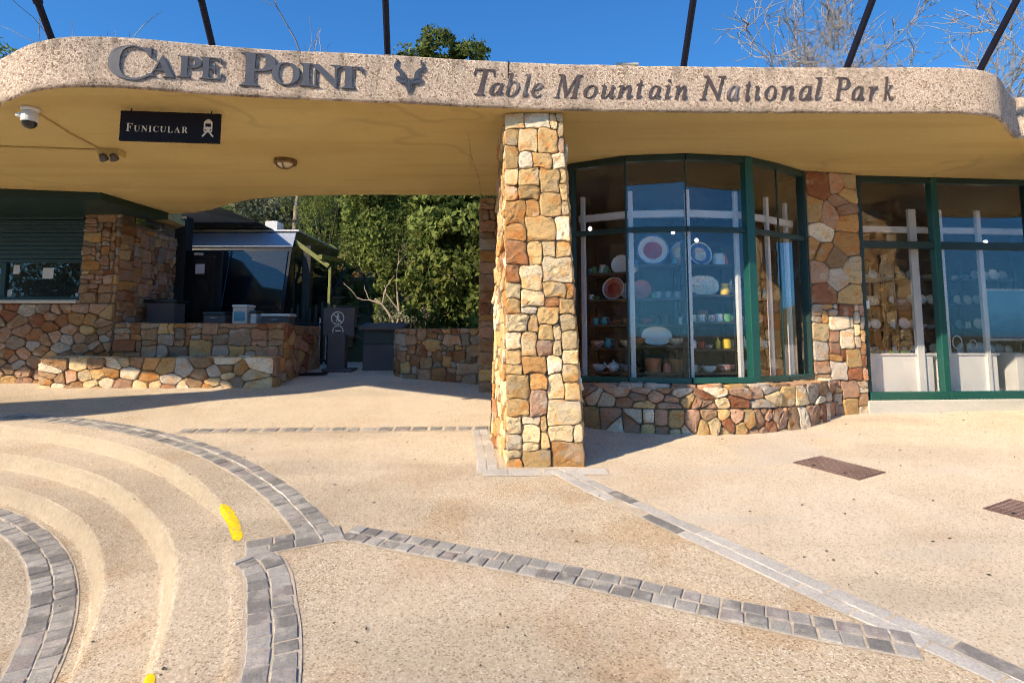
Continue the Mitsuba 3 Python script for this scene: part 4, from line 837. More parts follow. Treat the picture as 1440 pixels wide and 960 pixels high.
def fill(fn, yaw, tag, zs, rows, nsh):
    R = random.Random(tag)
    for r, its in rows.items():
        its = list(its)
        for s_ in np.linspace(.07, .93, 12):
            if min(abs(s_ - k[2]) - k[4] * 1.15 / .62 for k in its) > .006 and len(its) < 9 and R.random() < .92:
                kd = R.choice(['mug', 'jar', 'bowl', 'jug', 'mug', 'bottle']); its.append((kd, R.choice(['white', 'cream', 'coral', 'teal', 'yellow', 'blue', 'green', 'motley', 'white', 'patterned']), float(s_), R.uniform(.10, .2), R.uniform(.028, .036) if kd != 'bowl' else R.uniform(.04, .052)))
        its.sort(key=lambda k: k[2])
        for j, (kind, col, s, q, size) in enumerate(its):
            nm = {'patterned': 'red and white', 'motley': 'multicoloured'}.get(col, col); sh_ = SHN[r] if r < nsh - 1 else 'top'
            sib = [i for i, k in enumerate(its) if k[0] == kind and k[1] == col]
            L = f'{nm} {kind} on the {sh_} shelf, {PN[tag]}'
            if len(sib) > 1: L = f'{["first", "second", "third", "fourth", "fifth", "sixth", "seventh"][sib.index(j)]} ' + L
            item(kind, col, fn(s, q, zs[r]), size * 1.12, L, 'pottery in the bay window', yaw)
fill(shA, ya, 'A', [.60, .87, 1.13, 1.42, 1.72], {
    0: [('bowl', 'white', .2, .14, .085), ('teapot', 'white', .5, .14, .06), ('bowl', 'grey', .8, .14, .085)],
    1: [('bowl', 'patterned', .18, .14, .085), ('jug', 'teal', .4, .14, .04), ('mug', 'black', .58, .12, .035), ('bowl', 'cream', .8, .16, .09)],
    2: [('mug', 'teal', .16, .12, .035), ('jug', 'teal', .34, .12, .034), ('bowl', 'terracotta', .6, .14, .06), ('bowl', 'brown', .84, .14, .07)],
    3: [('plate', 'coral', .5, .22, .12), ('plate', 'grey', .82, .22, .09)], 4: [('jug', 'white', .3, .14, .04), ('plate', 'white', .65, .22, .10)]}, 5)
fill(shB, yb, 'B', [.60, .90, 1.13, 1.42, 1.80], {
    0: [('bowl', 'brown', .12, .12, .06), ('basket', 'terracotta', .42, .12, .085), ('jar', 'coral', .66, .10, .04), ('basket', 'brown', .84, .16, .08)],
    1: [('bowl', 'terracotta', .16, .14, .085), ('tray', 'white', .5, .2, .15), ('bowl', 'cream', .84, .14, .085)],
    2: [('mug', 'black', .12, .12, .04), ('bowl', 'red', .32, .14, .07), ('jug', 'black', .5, .14, .04), ('mug', 'black', .68, .14, .045), ('bottle', 'black', .84, .14, .04)],
    3: [('plate', 'coral', .25, .22, .10), ('mug', 'grey', .55, .14, .035), ('mug', 'grey', .72, .14, .035), ('mug', 'grey', .88, .14, .035)],
    4: [('plate', 'red', .47, .2, .165)]}, 5)
fill(shC, yc, 'C', [.60, .86, 1.16, 1.46, 1.80], {
    0: [('bowl', 'grey', .12, .14, .06), ('bowl', 'white', .5, .10, .075), ('bowl', 'patterned', .82, .12, .09)],
    1: [('jar', 'coral', .1, .12, .035), ('jar', 'white', .24, .14, .04), ('mug', 'red', .38, .12, .035), ('bowl', 'patterned', .52, .12, .045), ('bottle', 'yellow', .70, .12, .032), ('jar', 'yellow', .86, .12, .045)],
    2: [('mug', 'white', .1, .12, .035), ('mug', 'cream', .25, .12, .035), ('mug', 'motley', .39, .10, .035), ('jar', 'terracotta', .5, .2, .055), ('mug', 'patterned', .57, .09, .035), ('mug', 'white', .73, .12, .04), ('mug', 'green', .89, .12, .04)],
    3: [('bowl', 'coral', .1, .12, .045), ('tray', 'motley', .48, .18, .165), ('jug', 'yellow', .86, .12, .05)],
    4: [('plate', 'grey', .13, .22, .13), ('plate', 'blue', .45, .2, .125), ('jar', 'white', .8, .16, .06)]}, 5)
fill(shD, yd, 'D', [.60, .86, 1.16, 1.46], {
    0: [('bowl', 'cream', .2, .14, .07), ('jar', 'white', .5, .14, .05), ('bowl', 'terracotta', .8, .14, .08)],
    1: [('jar', 'cream', .15, .12, .04), ('bottle', 'white', .4, .12, .035), ('jar', 'grey', .65, .12, .05), ('mug', 'white', .88, .12, .04)],
    2: [('mug', 'yellow', .12, .12, .035), ('mug', 'cream', .3, .12, .035), ('bowl', 'white', .6, .14, .06), ('jar', 'coral', .85, .12, .04)],
    3: [('plate', 'white', .3, .2, .1), ('jar', 'brown', .7, .14, .05)]}, 4)
# the animal plate's white figure
pc = np.array(shC(.45, .10, 1.80 + .125)); 

# right-hand shopfront interior
yaw = math.atan2(sd[1], sd[0])
def inside(s, q, z): p = sp(s) - sn * q; return (p[0], p[1], z)
for i, (s, w, lbl) in enumerate([(.60, .44, 'white display counter with small teal ornaments behind the first shopfront pane'), (1.52, .40, 'white display counter with wire stands behind the second shopfront pane'), (2.6, .42, 'white display counter behind the pane at the right edge of the picture')]):
    t = thing('display_counter', lbl, 'counter'); z1 = .76
    add('body', obox(inside(s, .34, (z1 + .222) / 2), (w, .17, (z1 - .222) / 2), yaw, .006), 'white_paint_mat', t)
    add('counter_top', obox(inside(s, .34, z1 + .012), (w + .02, .19, .012), yaw, .004), 'white_paint_mat', t)
for k in range(10):
    c = inside(.24 + k * .078, .26 + .02 * (k % 2), .784)
    item('bowl', ['teal', 'green', 'teal', 'blue', 'green'][k % 5], c, .036, ['first', 'second', 'third', 'fourth', 'fifth', 'sixth', 'seventh', 'eighth', 'ninth', 'tenth'][k] + ' small glazed dish from the left on the first white counter', 'small dishes on the white counter')
for k, (s, h) in enumerate([(1.32, .17), (1.50, .22), (1.72, .17)]):
    c = np.array(inside(s, .30, .784)); r = h * .5
    pts = [c + [0, 0, 0]] + [c + [math.cos(a) * r * .55, 0, h * .62 + math.sin(a) * r * .75] for a in np.linspace(-PI / 2, 1.5 * PI, 18)]
    one('wire_stand', cat_([tube(pts, .007, 6), obox(c + [0, 0, .006], (.05, .04, .006), 0, .002)]), 'cctv_white_mat', ['left', 'taller middle', 'right'][k] + ' looped white wire stand on the second white counter', 'stand', 'wire stands on the counter')
for i, (s0, s1) in enumerate([(.1, 1.0), (1.1, 2.0), (2.1, 3.0)]):
    a, b = np.array(inside(s0, .85, 0))[:2], np.array(inside(s1, .85, 0))[:2]
    fn, yw = shelf_unit('display_shelf', ['tall crockery shelf deep inside the first shopfront pane', 'tall crockery shelf deep inside the second shopfront pane', 'tall crockery shelf deep inside the shopfront at the right edge'][i], a, b, [.75, 1.1, 1.45, 1.8], inset=0, depth=.3)
    R = random.Random(i + 3)
    for r, z in enumerate([.75, 1.1, 1.45, 1.8]):
        for k in range(6):
            kind = R.choice(['plate', 'plate', 'bowl', 'jar', 'plate']); col = R.choice(['white', 'cream', 'white', 'grey'])
            item(kind, col, fn(.10 + .16 * k, .2, z), R.uniform(.06, .085) if kind != 'jar' else .05, f'{col} {kind}, {["first", "second", "third", "fourth", "fifth", "sixth"][k]} on the {["lowest", "second", "third", "top"][r]} crockery shelf inside the {["first", "second", "third"][i]} shopfront pane', f'crockery deep inside the {["first", "second", "third"][i]} shopfront pane', yw)
t = thing('display_stand', 'white painted timber posts and rail standing just inside the shopfront', 'stand')
for s in (.09, .86, 1.24, 1.78, 2.5, 2.9):
    post(np.array(inside(s, .16, 0))[:2], yaw, .06 if s != .86 else .10, .05, .222, 2.62, 'white_paint_mat', 'post', t)
wall_bar(inside(0.05, .2, 0)[:2], inside(4.0, .2, 0)[:2], 2.32, 2.40, .04, 'white_paint_mat', 'rail', t)
t = thing('wall_poster', 'blue seascape poster in a white border behind the shopfront glass at the right edge', 'poster')
p = inside(2.02, .34, 1.28); add('board', obox((p[0] + .26, p[1] + .03, 1.28), (.30, .012, .34), yaw, .003), 'print_white_mat', t)
plain('poster_mat', lambda p, n, uv: mix(C(.03, .12, .22), C(.12, .34, .5), smoothstep(1.1, 1.5, p.z + .15 * fbm(p.x * 6, p.z * 12, 1.0))), .4)
add('picture', obox((p[0] + .26 + sn[0] * .014, p[1] + .03 + sn[1] * .014, 1.28), (.275, .004, .315), yaw, .001), 'poster_mat', t)

# ------------------------------------------------------------------ ticket office on the left
TY = 9.35
to = thing('ticket_office', 'stone ticket office with a half-closed dark green shutter over its counter window', 'building')
x0, x1, xc = -13.0, -6.68, -6.14
add('lower_core', bx(x0, xc, TY + .01, TY + .30, .0, 1.50, 0), 'mortar_mat', to)
add('column_core', bx(x1, xc, TY + .01, TY + .5, 1.50, ZB + .003, 0), 'mortar_mat', to)
add('side_core', bx(xc - .30, xc - .01, TY + .30, 10.9, .1, ZB + .003, 0), 'mortar_mat', to)
lay(to, crazy(3.4, 1.32, .155, 101, aspect=1.25, joint=.010), plane((-9.55, TY, .18), (1, 0, 0)), .03, 102, 'left')
lay(to, crazy(3.4, 1.32, .30, 107, aspect=1.3), plane((-12.98, TY, .18), (1, 0, 0)), .03, 108, 'left')
lay(to, coursed(.54, ZB - 1.52, .075, 103, [(2, 2), (3, 2), (3, 1), (2, 1), (4, 2)], over=.02), plane((x1, TY, 1.51), (1, 0, 0)), .03, 104, 'left')
Ws = plane((xc, TY + .02, .4), (0, 1, 0))
lay(to, coursed(1.55, ZB - .62, .082, 105, [(2, 2), (3, 2), (2, 1), (3, 3), (4, 2)]), Ws, .03, 106, 'left')
add('counter_sill', bx(-9.6, x1 + .0, TY - .10, TY + .3, 1.503, 1.553, .008), 'concrete_mat', to)
wk = add('window', cat_([bx(-9.6, x1 - .002, TY + .04, TY + .10, 1.556, 1.61), bx(-9.6, x1 - .002, TY + .04, TY + .10, 2.14, 2.20), bx(x1 - .07, x1 - .004, TY + .035, TY + .105, 1.612, 2.138), bx(-7.98, -7.90, TY + .03, TY + .11, 1.612, 2.138)]), 'dark_green_mat', to)
add('pane', trimesh.Trimesh([(-9.6, TY + .07, 1.6), (x1 - .05, TY + .07, 1.6), (x1 - .05, TY + .07, 2.15), (-9.6, TY + .07, 2.15)], [(0, 1, 2), (0, 2, 3)], process=False), 'clear_glass_mat', wk)
bk_ = add('shutter', bx(-9.6, x1 - .003, TY - .06, TY + .28, 2.82, ZB + .002, .01), 'dark_green_mat', to)
for k in range(9):
    z = 2.205 + k * .068; add('slat', bx(-9.6, x1 - .004, TY + .0, TY + .03, z, z + .062, .010), 'shutter_mat', bk_)
#, bx(-9.6, x1 - .003, TY - .06, TY + .28, 2.82, ZB + .002, .01), 'dark_green_mat', to)
add('clerestory_pane', bx(xc + .003, xc + .012, TY + .35, TY + 1.15, 2.82, 2.955, .002), 'dark_glass_mat', to)
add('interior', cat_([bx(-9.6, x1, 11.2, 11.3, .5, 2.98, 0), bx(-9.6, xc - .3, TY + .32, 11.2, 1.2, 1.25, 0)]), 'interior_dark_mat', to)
one('eaves_beam', extr(Polygon([(-13, 7.9), (-7.2, 8.02), (-5.74, 8.30), (-5.60, 9.70), (-5.9, 9.72), (-6.1, 9.30), (-13, 9.30)]), 2.885, ZB + .004), 'dark_green_mat', 'dark deep eaves beam under the canopy in front of the ticket office', 'beam')
for (x, z, w, h, lb) in [(-7.28, 1.98, .085, .085, 'pale paper notice taped high inside the ticket window'), (-7.78, 2.04, .05, .07, 'small round-cornered notice at the left of the ticket window'), (-7.86, 1.66, .035, .06, 'white card standing on the ticket counter at the left edge'), (-6.80, 1.63, .03, .04, 'small pale card in the right corner of the ticket window')]:
    one('paper_notice', bx(x - w, x + w, TY + .085, TY + .088, z - h, z + h, .001), 'print_white_mat', lb, 'notice')

# bench of rubble stone with a higher wall behind it
be = thing('stone_bench', 'long rubble stone bench with a raised wall behind, sunlit along its foot', 'bench')
bx0, bx1_, by, bz = -6.92, -3.5, 8.95, .2
add('core', cat_([bx(bx0 + .02, bx1_ - .02, by + .01, TY, bz - .2, .675, 0), bx(-6.10, bx1_ - .02, TY + .01, 10.6, bz - .1, 1.17, 0)]), 'mortar_mat', be)
lay(be, crazy(bx1_ - bx0, .50, .155, 111, aspect=1.5, joint=.009), plane((bx0, by, bz - .01), (1, 0, 0)), .03, 112, 'bench')
lay(be, coursed(bx1_ + 6.12, .52, .085, 113, [(3, 2), (2, 2), (4, 2), (2, 1), (3, 1), (4, 3)]), plane((-6.12, TY, .68), (1, 0, 0)), .028, 114, 'left')
lay(be, crazy(1.65, .97, .19, 115, aspect=1.3), plane((bx1_, by + .40, .21), (0, 1, 0)), .03, 116, 'left')
lay(be, crazy(.42, .48, .16, 117, aspect=1.2), plane((bx1_, by, .2), (0, 1, 0)), .03, 118, 'bench')
lay(be, crazy(.42, .48, .16, 119, aspect=1.2), plane((bx0, by + .42, .2), (0, -1, 0)), .03, 120, 'bench')
flat = lambda z: (lambda s, h: np.stack([s[:, 0], s[:, 1], z + h], 1))
for p in crazy(bx1_ - bx0, .41, .24, 121, aspect=1.6): lay(be, [shapely.affinity.translate(p, bx0, by - .01)], flat(.672), .022, hash((round(p.area, 5),)) % 999, 'bench')
for p in coursed(bx1_ + 6.12, .36, .12, 123, [(3, 3), (4, 3), (2, 3)]): lay(be, [shapely.affinity.translate(p, -6.12, TY - .01)], flat(1.168), .025, int(p.area * 1e5) % 999, 'left')
one('planting_bed', bx(-6.10, bx1_ - .05, TY + .38, 10.5, 1.0, 1.12, .01), 'soil_mat', 'dark soil bed on top of the wall behind the stone bench', 'planter')

# planter wall right of the gate
pw = thing('planter_wall', 'shaded rubble planter wall between the gate and the slim pillar', 'wall')
PWP = [(-1.72, 11.6), (-1.86, 10.7), (-1.93, 10.15), (-1.80, 9.86), (-1.35, 9.62), (-.8, 9.36), (-.20, 9.10)]
W, L = path_wall(PWP); WW2 = lambda s_, h: W(np.stack([s_[:, 0], s_[:, 1] + .24], 1), h)
lay(pw, coursed(L, .88, .09, 131, [(2, 2), (3, 2), (2, 1), (3, 3), (4, 2), (1, 1)], jit=.40, joint=.012), WW2, .032, 132, 'planter')
ss = np.linspace(0, L, 50)
add('core', strip([W(np.stack([ss, 0 * ss + z], 1), 0 * ss - o) for z, o in ((.1, 0), (1.12, 0), (1.125, .3), (.9, .32))]), 'mortar_mat', pw)
one('planting_bed', extr(Polygon([(-1.55, 11.6), (-1.65, 10.2), (-1.5, 10.05), (-.2, 9.4), (.2, 9.4), (.2, 13.4), (-1.5, 13.4)]), .5, 1.06), 'soil_mat', 'dark soil bed behind the planter wall under the big bush', 'planter')

# ------------------------------------------------------------------ gate pedestal, cabinet, mat
t = thing('sign_pedestal', 'grey sign pedestal with a no-pedestrians ring and a no-entry ring', 'sign')
px, py_ = -3.02, 10.55
add('post', obox((px, py_, .72), (.15, .10, .33), 0, .01), 'panel_grey_mat', t)
add('base', obox((px + .05, py_, .42), (.26, .2, .03), 0, .01), 'panel_grey_mat', t)
add('panel', obox((px + .02, py_ - .02, 1.25), (.27, .035, .24), 0, .006), 'panel_grey_mat', t)
def plaque(poly, cx, cz, s, name, mat='print_white_mat', lift=.0):
    m = extr(poly, 0, .004); v = np.array(m.vertices)
    add(name, trimesh.Trimesh(np.stack([cx + v[:, 0] * s, py_ - .0555 - v[:, 2] - lift, cz + v[:, 1] * s], 1), m.faces[:, ::-1], process=False), mat, t)
ring = lambda r, w: Point(0, 0).buffer(r).difference(Point(0, 0).buffer(r - w))
walker = unary_union([Point(2, 30).buffer(6), LineString([(2, 22), (0, 0)]).buffer(6), LineString([(0, 0), (-10, -26)]).buffer(4), LineString([(0, 0), (8, -12), (10, -27)]).buffer(4), LineString([(1, 20), (-12, 6)]).buffer(3), LineString([(1, 20), (13, 8)]).buffer(3)])
plaque(ring(50, 7), px, 1.31, .0023, 'prohibition_ring'); plaque(walker, px, 1.31, .0023, 'walking_figure'); plaque(LineString([(-33, 33), (33, -33)]).buffer(3.2), px, 1.31, .0023, 'slash', lift=.001)
plaque(ring(50, 7), px + .01, 1.09, .0019, 'prohibition_ring'); plaque(sbox(-26, -5, 26, 5), px + .01, 1.09, .0019, 'bar')
t = thing('turnstile_cabinet', 'dark grey gate cabinet with an overhanging sloped top beside the sign pedestal', 'cabinet')
add('body', obox((-2.28, 10.75, .62), (.30, .22, .24), 0, .012), 'panel_grey_mat', t)
add('recess', obox((-2.28, 10.80, .98), (.33, .16, .13), 0, .01), 'black_metal_mat', t)
add('top', obox((-2.24, 10.70, 1.17), (.40, .30, .035), 0, .012, trimesh.transformations.rotation_matrix(.12, (1, 0, 0))[:3, :3]), 'panel_grey_mat', t)
for i in range(3): add('turnstile_arm', tube([(-2.62, 10.7, .95), (-2.62 - .26 * math.cos(i * 2.1 + .4), 10.7, .95 + .26 * math.sin(i * 2.1 + .4))], .014), 'panel_grey_mat', t)
one('door_mat', obox((-3.38, 10.15, float(gz(-3.38, 10.15)) + .012), (.30, .22, .008), .1, .004), 'rubber_mat', 'black rubber mat lying on the paving before the sign pedestal', 'mat')
ga = thing('low_gate', 'dark low metal gate with upright bars between the bench wall and the pedestal', 'gate')
for z in (.55, 1.22): add('rail', tube([(-4.35, 11.3, z), (-3.2, 11.3, z)], .022), 'black_metal_mat', ga)
for k in range(10): add('gate_bar', tube([(-4.3 + k * .12, 11.3, .55), (-4.3 + k * .12, 11.3, 1.34)], .013, 6), 'black_metal_mat' if k not in (6, 7) else 'cctv_white_mat', ga)

# ------------------------------------------------------------------ funicular cabin, its shelter and platform clutter
fc = thing('funicular_cabin', 'dark-glazed funicular cabin with a pale blue-white front visor and roof', 'funicular')
cxa, cxb, cy = -6.85, -4.45, 12.0
prof = [(-.1, .5), (-.24, 1.45), (.10, 2.76), (.16, 2.79), (.34, 3.12), (.5, 3.16), (3.2, 3.16), (3.2, .5)]
body = Polygon([(a, b) for a, b in prof]).buffer(0)
m = extr(body, 0, cxb - cxa); v = np.array(m.vertices); add('body', trimesh.Trimesh(np.stack([cxa + v[:, 2], cy + v[:, 0], v[:, 1]], 1), m.faces, process=False), 'dark_body_mat', fc)
def slope_panel(name, xa, xb, a, b, out, mat):
    (ya_, za), (yb_, zb) = a, b; add(name, beam((( xa + xb) / 2, cy + ya_ - out, za), ((xa + xb) / 2, cy + yb_ - out, zb), .02, xb - xa, up=(1, 0, 0), bev=.004), mat, fc)
slope_panel('windscreen', cxa + .06, -5.66, (-.222, 1.52), (.084, 2.70), .012, 'dark_glass_mat')
slope_panel('windscreen', -5.62, cxb - .06, (-.222, 1.52), (.084, 2.70), .012, 'dark_glass_mat')
slope_panel('visor', cxa, cxb, (.165, 2.80), (.335, 3.11), .012, 'visor_mat')
add('roof', bx(cxa - .02, cxb + .02, cy + .42, cy + 3.2, 3.16, 3.20, .01), 'cctv_white_mat', fc)
add('side_window', bx(cxb + .001, cxb + .012, cy + .3, cy + 2.6, 1.55, 2.7, .003), 'dark_glass_mat', fc)
for x in (-6.3, -5.0): add('headlight', lathe([(0, 0), (.06, 0), (.07, .02), (.07, .04), (0, .04)], (x, cy - .22, 1.32), 16, trimesh.transformations.rotation_matrix(PI / 2, (1, 0, 0))[:3, :3]), 'cctv_white_mat', fc, smooth=30)
one('air_conditioner', cat_([bx(-5.22, -4.95, 12.6, 12.95, 3.20, 3.42, .015)]), 'cctv_white_mat', 'small white box standing on the cabin roof', 'box')
sh = thing('station_shelter', 'dark station shelter with a sloping roof edge over the funicular cabin', 'shelter')
add('roof', trimesh.Trimesh([(-9, 11.6, 3.9), (-6.3, 11.6, 3.75), (-5.0, 11.7, 3.22), (-9, 11.7, 3.22), (-9, 15, 3.9), (-6.3, 15, 3.75), (-5.0, 15, 3.22), (-9, 15, 3.22)], [(0, 3, 2), (0, 2, 1), (1, 2, 6), (1, 6, 5), (0, 1, 5), (0, 5, 4), (2, 3, 7), (2, 7, 6), (4, 5, 6), (4, 6, 7)], process=False), 'dark_body_mat', sh)
add('rear_wall', bx(-9.5, -6.14, 11.25, 11.5, .4, 3.25, .005), 'interior_dark_mat', sh)
dk = add('door', bx(-6.13, -5.45, 11.28, 11.34, .4, 2.6, .006), 'dark_body_mat', sh)
add('door_panel', bx(-6.02, -5.58, 11.262, 11.277, 1.0, 2.5, .006), 'dark_glass_mat', dk)
one('paper_notice', bx(-5.93, -5.76, 11.25, 11.256, 2.16, 2.34, .001), 'print_white_mat', 'white paper notice stuck on the dark door by the cabin', 'notice')
one('door_lamp', bx(-5.95, -5.79, 11.2, 11.26, 2.50, 2.55, .01), 'frosted_mat', 'small pale wall lamp over the dark door by the cabin', 'lamp')
pl = thing('planter_box', 'dark box standing by the column on the raised wall', 'box')
add('body', bx(-6.02, -5.56, 9.95, 10.3, 1.13, 1.55, .015), 'panel_grey_mat', pl); add('lid', bx(-6.06, -5.52, 9.92, 10.33, 1.55, 1.60, .01), 'dark_body_mat', pl)
for i, (x0_, x1_, z0_, z1_, mt, lb) in enumerate([(-4.62, -4.38, 1.13, 1.52, 'print_white_mat', 'pale blue-white leaflet box on the raised wall before the cabin'), (-4.32, -4.22, 1.13, 1.42, 'cctv_white_mat', 'narrow pale canister beside the leaflet box on the raised wall'), (-4.14, -3.68, 1.13, 1.37, 'panel_grey_mat', 'low grey crate at the right end of the raised wall'), (-5.1, -4.74, 1.13, 1.40, 'panel_grey_mat', 'low dark crate left of the leaflet box on the raised wall')]):
    t = thing('storage_box', lb, 'box'); add('body', bx(x0_, x1_, 10.0, 10.3, z0_, z1_ - .05, .01), mt, t); add('lid', bx(x0_ - .01, x1_ + .01, 9.98, 10.32, z1_ - .048, z1_, .01), 'cctv_white_mat' if i in (0, 2) else 'dark_body_mat', t)
    add('handle', tube([((x0_ + x1_) / 2 - .05, 9.985, z1_ - .10), ((x0_ + x1_) / 2 - .04, 9.965, z1_ - .10), ((x0_ + x1_) / 2 + .04, 9.965, z1_ - .10), ((x0_ + x1_) / 2 + .05, 9.985, z1_ - .10)], .006, 6), 'cctv_white_mat', t)
    if i == 0: add('label_panel', bx(x0_ + .03, x1_ - .03, 9.992, 9.998, z0_ + .12, z1_ - .12, .001), 'poster_mat', t)
pg = thing('green_pergola', 'sunlit green timber awning on a dark post beside the cabin', 'pergola')
add('post', bx(-4.30, -4.12, 12.3, 12.46, .4, 2.85, .01), 'black_metal_mat', pg)
add('rafter', beam((-4.55, 12.3, 3.0), (-3.75, 12.3, 2.42), .06, .09), 'sun_green_mat', pg)
add('purlin', beam((-3.9, 12.2, 2.60), (-3.85, 14.4, 2.75), .08, .10), 'sun_green_mat', pg)
add('side_post', bx(-3.76, -3.70, 12.3, 12.36, .4, 2.42, .01), 'sun_green_mat', pg)
fe = thing('picket_fence', 'dark picket fence running beside the cabin towards the hill', 'fence')
for k in range(8): add('picket', bx(-4.36 + k * .12, -4.31 + k * .12, 11.9, 11.93, .42, 1.55 + .06 * (k % 3), .006), 'black_metal_mat', fe)
add('rail', bx(-4.4, -3.4, 11.935, 11.97, 1.2, 1.26, .004), 'black_metal_mat', fe)
hs = thing('hill_stairs', 'brown timber steps with a dark handrail climbing the planted slope', 'stairs')
for k in range(9):
    y = 13.4 + k * .36; z = .95 + k * .24; xa = -4.45 - .05 * k
    add('tread', bx(xa, xa + .95, y, y + .36, z, z + .06, .008), 'timber_mat', hs); add('riser', bx(xa + .02, xa + .93, y + .02, y + .05, z - .2, z - .003, .004), 'timber_mat', hs)
add('handrail', tube([(-4.1, 12.9, 1.45), (-3.85, 14.3, 2.75), (-3.75, 15.6, 4.0)], .03), 'black_metal_mat', hs)

# ------------------------------------------------------------------ vegetation
def leaves(P, Nrm, size, rng, curl=.25, asp=.42):
    n = len(P); d = rng.normal(size=(n, 3)); d[:, 2] -= .25; d /= np.linalg.norm(d, axis=1, keepdims=True)
    nn_ = Nrm + rng.normal(size=(n, 3)) * .7; s = np.cross(nn_, d); s /= np.linalg.norm(s, axis=1, keepdims=True) + 1e-9; u = np.cross(d, s)
    L = size * rng.uniform(.6, 1.3, (n, 1))
    v = np.stack([P - d * L * .5, P + s * L * asp * .5 + u * L * curl * .15, P + d * L * .5 - u * L * curl * .3, P - s * L * asp * .5 + u * L * curl * .15], 1).reshape(-1, 3)
    b = np.arange(n)[:, None] * 4; f = np.concatenate([b + [0, 1, 3], b + [1, 2, 3]]).reshape(-1, 3)
    return v, f
def crown_points(blobs, n, rng, rough=.5, shell=.5, gap=.56):
    """points in the outer part of lumpy ellipsoids, clumped, with their outward directions"""
    vol = np.array([b[3] * b[4] * b[5] for b in blobs]) ** (2 / 3); which = rng.choice(len(blobs), n, p=vol / vol.sum())
    B = np.array(blobs)[which]; d = rng.normal(size=(n, 3)); d /= np.linalg.norm(d, axis=1, keepdims=True)
    r = shell + (1 - shell) * rng.random(n) ** .6
    q = B[:, :3] + d * B[:, 3:6]
    lump = 1 + rough * (meshkit.fbm(q * 1.7, 3, 5) - .5) * 2 + rough * .6 * (meshkit.noise(q * 6, 9) - .5)
    p = B[:, :3] + d * B[:, 3:6] * (r * lump)[:, None]
    keep = meshkit.noise(p * 2.6, 4) + .35 * meshkit.noise(p * 7.0, 6) > gap
    return p[keep], d[keep]
def plant(name, label, cat, blobs, n, size, seed, group=None, mat='leaf_mat', trunk=None, dense=(0.2, .9), asp=.42, rough=.5):
    rng = np.random.default_rng(seed); P, D = crown_points(blobs, n, rng, rough); v, f = leaves(P, D, size, rng, asp=asp)
    t = thing(name, label, cat, group)
    tone = np.clip(dense[0] + (dense[1] - dense[0]) * sstep(.25, .75, meshkit.fbm(P * 1.9, 3, seed)) + rng.normal(size=len(P)) * .2, 0, 1); hue = np.clip(rng.random(len(P)) * .8 + .35 * meshkit.noise(P * .9, seed + 3), 0, 1)
    add('crown', trimesh.Trimesh(v, f, process=False), mat, t, uv=np.repeat(np.stack([tone, hue], 1), 4, 0))
    c = np.array([b[:3] for b in blobs]).mean(0); zf = float(hill(c[0], c[1])) if trunk is None else trunk[2]
    base = np.array([c[0], c[1], zf - .1]) if trunk is None else np.array(trunk)
    R = random.Random(seed); tubes = []
    for b in blobs:
        for k in range(2 if len(blobs) < 4 else 1):
            e = np.array(b[:3]) + np.array([R.uniform(-.5, .5) * b[3], R.uniform(-.5, .5) * b[4], R.uniform(-.2, .6) * b[5]])
            m_ = base * .5 + e * .5 + np.array([R.uniform(-.15, .15), R.uniform(-.15, .15), 0]); r0 = .035 + .02 * b[5] / 2
            tubes.append(tube([base + [R.uniform(-.1, .1), R.uniform(-.1, .1), 0], m_, e], [r0, r0 * .7, r0 * .25], 6))
    add('trunk', cat_(tubes), 'dark_bark_mat', t, smooth=40)
    return t
plant('bush', 'big broad-leaved evergreen bush over the planter wall', 'bush', [(-1.15, 11.4, 2.0, .95, .7, 1.0), (-.75, 11.5, 3.1, .85, .7, 1.1), (-1.5, 11.6, 3.3, .55, .6, .8), (-.2, 11.0, 1.7, .7, .5, .8), (-.1, 11.6, 3.0, .7, .6, 1.2), (-.9, 11.9, 4.3, 1.0, .7, .9), (-1.6, 11.9, 4.2, .7, .6, .8)], 32000, .15, 11, dense=(.1, 1.0), asp=.5)
plant('bush', 'tall light green bush climbing left of the pale bare branches', 'bush', [(-3.45, 13.6, 3.6, .45, .5, 1.0), (-3.2, 13.4, 4.6, .6, .6, .8), (-2.85, 13.3, 2.4, .4, .4, .9), (-3.0, 13.5, 3.2, .5, .5, 1.0), (-2.3, 13.9, 4.6, .7, .6, 1.0)], 19000, .12, 12, dense=(.45, 1.1))
plant('bush', 'dark bush in the shade behind the pale bare branches', 'bush', [(-2.2, 13.0, 2.9, .6, .5, 1.3), (-1.7, 12.8, 3.6, .5, .5, 1.0)], 9000, .11, 13, dense=(.0, .6))
plant('pine_tree', 'fine-leaved tree standing right of the cabin roof', 'tree', [(-5.0, 15.6, 3.9, .6, .6, .9), (-4.5, 15.4, 4.8, .7, .6, .7), (-5.5, 16.0, 4.9, .7, .7, .7), (-4.6, 15.8, 2.9, .5, .5, .7)], 12000, .085, 14, asp=.25, dense=(.25, 1.0))
plant('shrub', 'grey-leaved shrub thicket seen above the cabin roof', 'shrub', [(-8.2, 17.5, 4.7, 1.2, .8, 1.2), (-6.9, 17.2, 4.7, 1.0, .8, 1.4), (-6.1, 17.8, 5.0, .9, .8, 1.3), (-7.6, 18.2, 5.6, 1.4, .8, .9)], 24000, .12, 15, mat='grey_leaf_mat')
plant('bush', 'dark tree mass filling the gap between the cabin tree and the tall bush', 'bush', [(-4.2, 18.5, 5.0, 1.3, .8, 1.9), (-2.6, 19, 5.6, 1.4, .8, 2.0), (-.8, 18, 5.6, 1.6, .8, 2.2), (.8, 18, 5.2, 1.2, .8, 2.0), (-5.5, 19, 5.4, 1.3, .8, 1.6)], 26000, .17, 16, dense=(.0, .45))
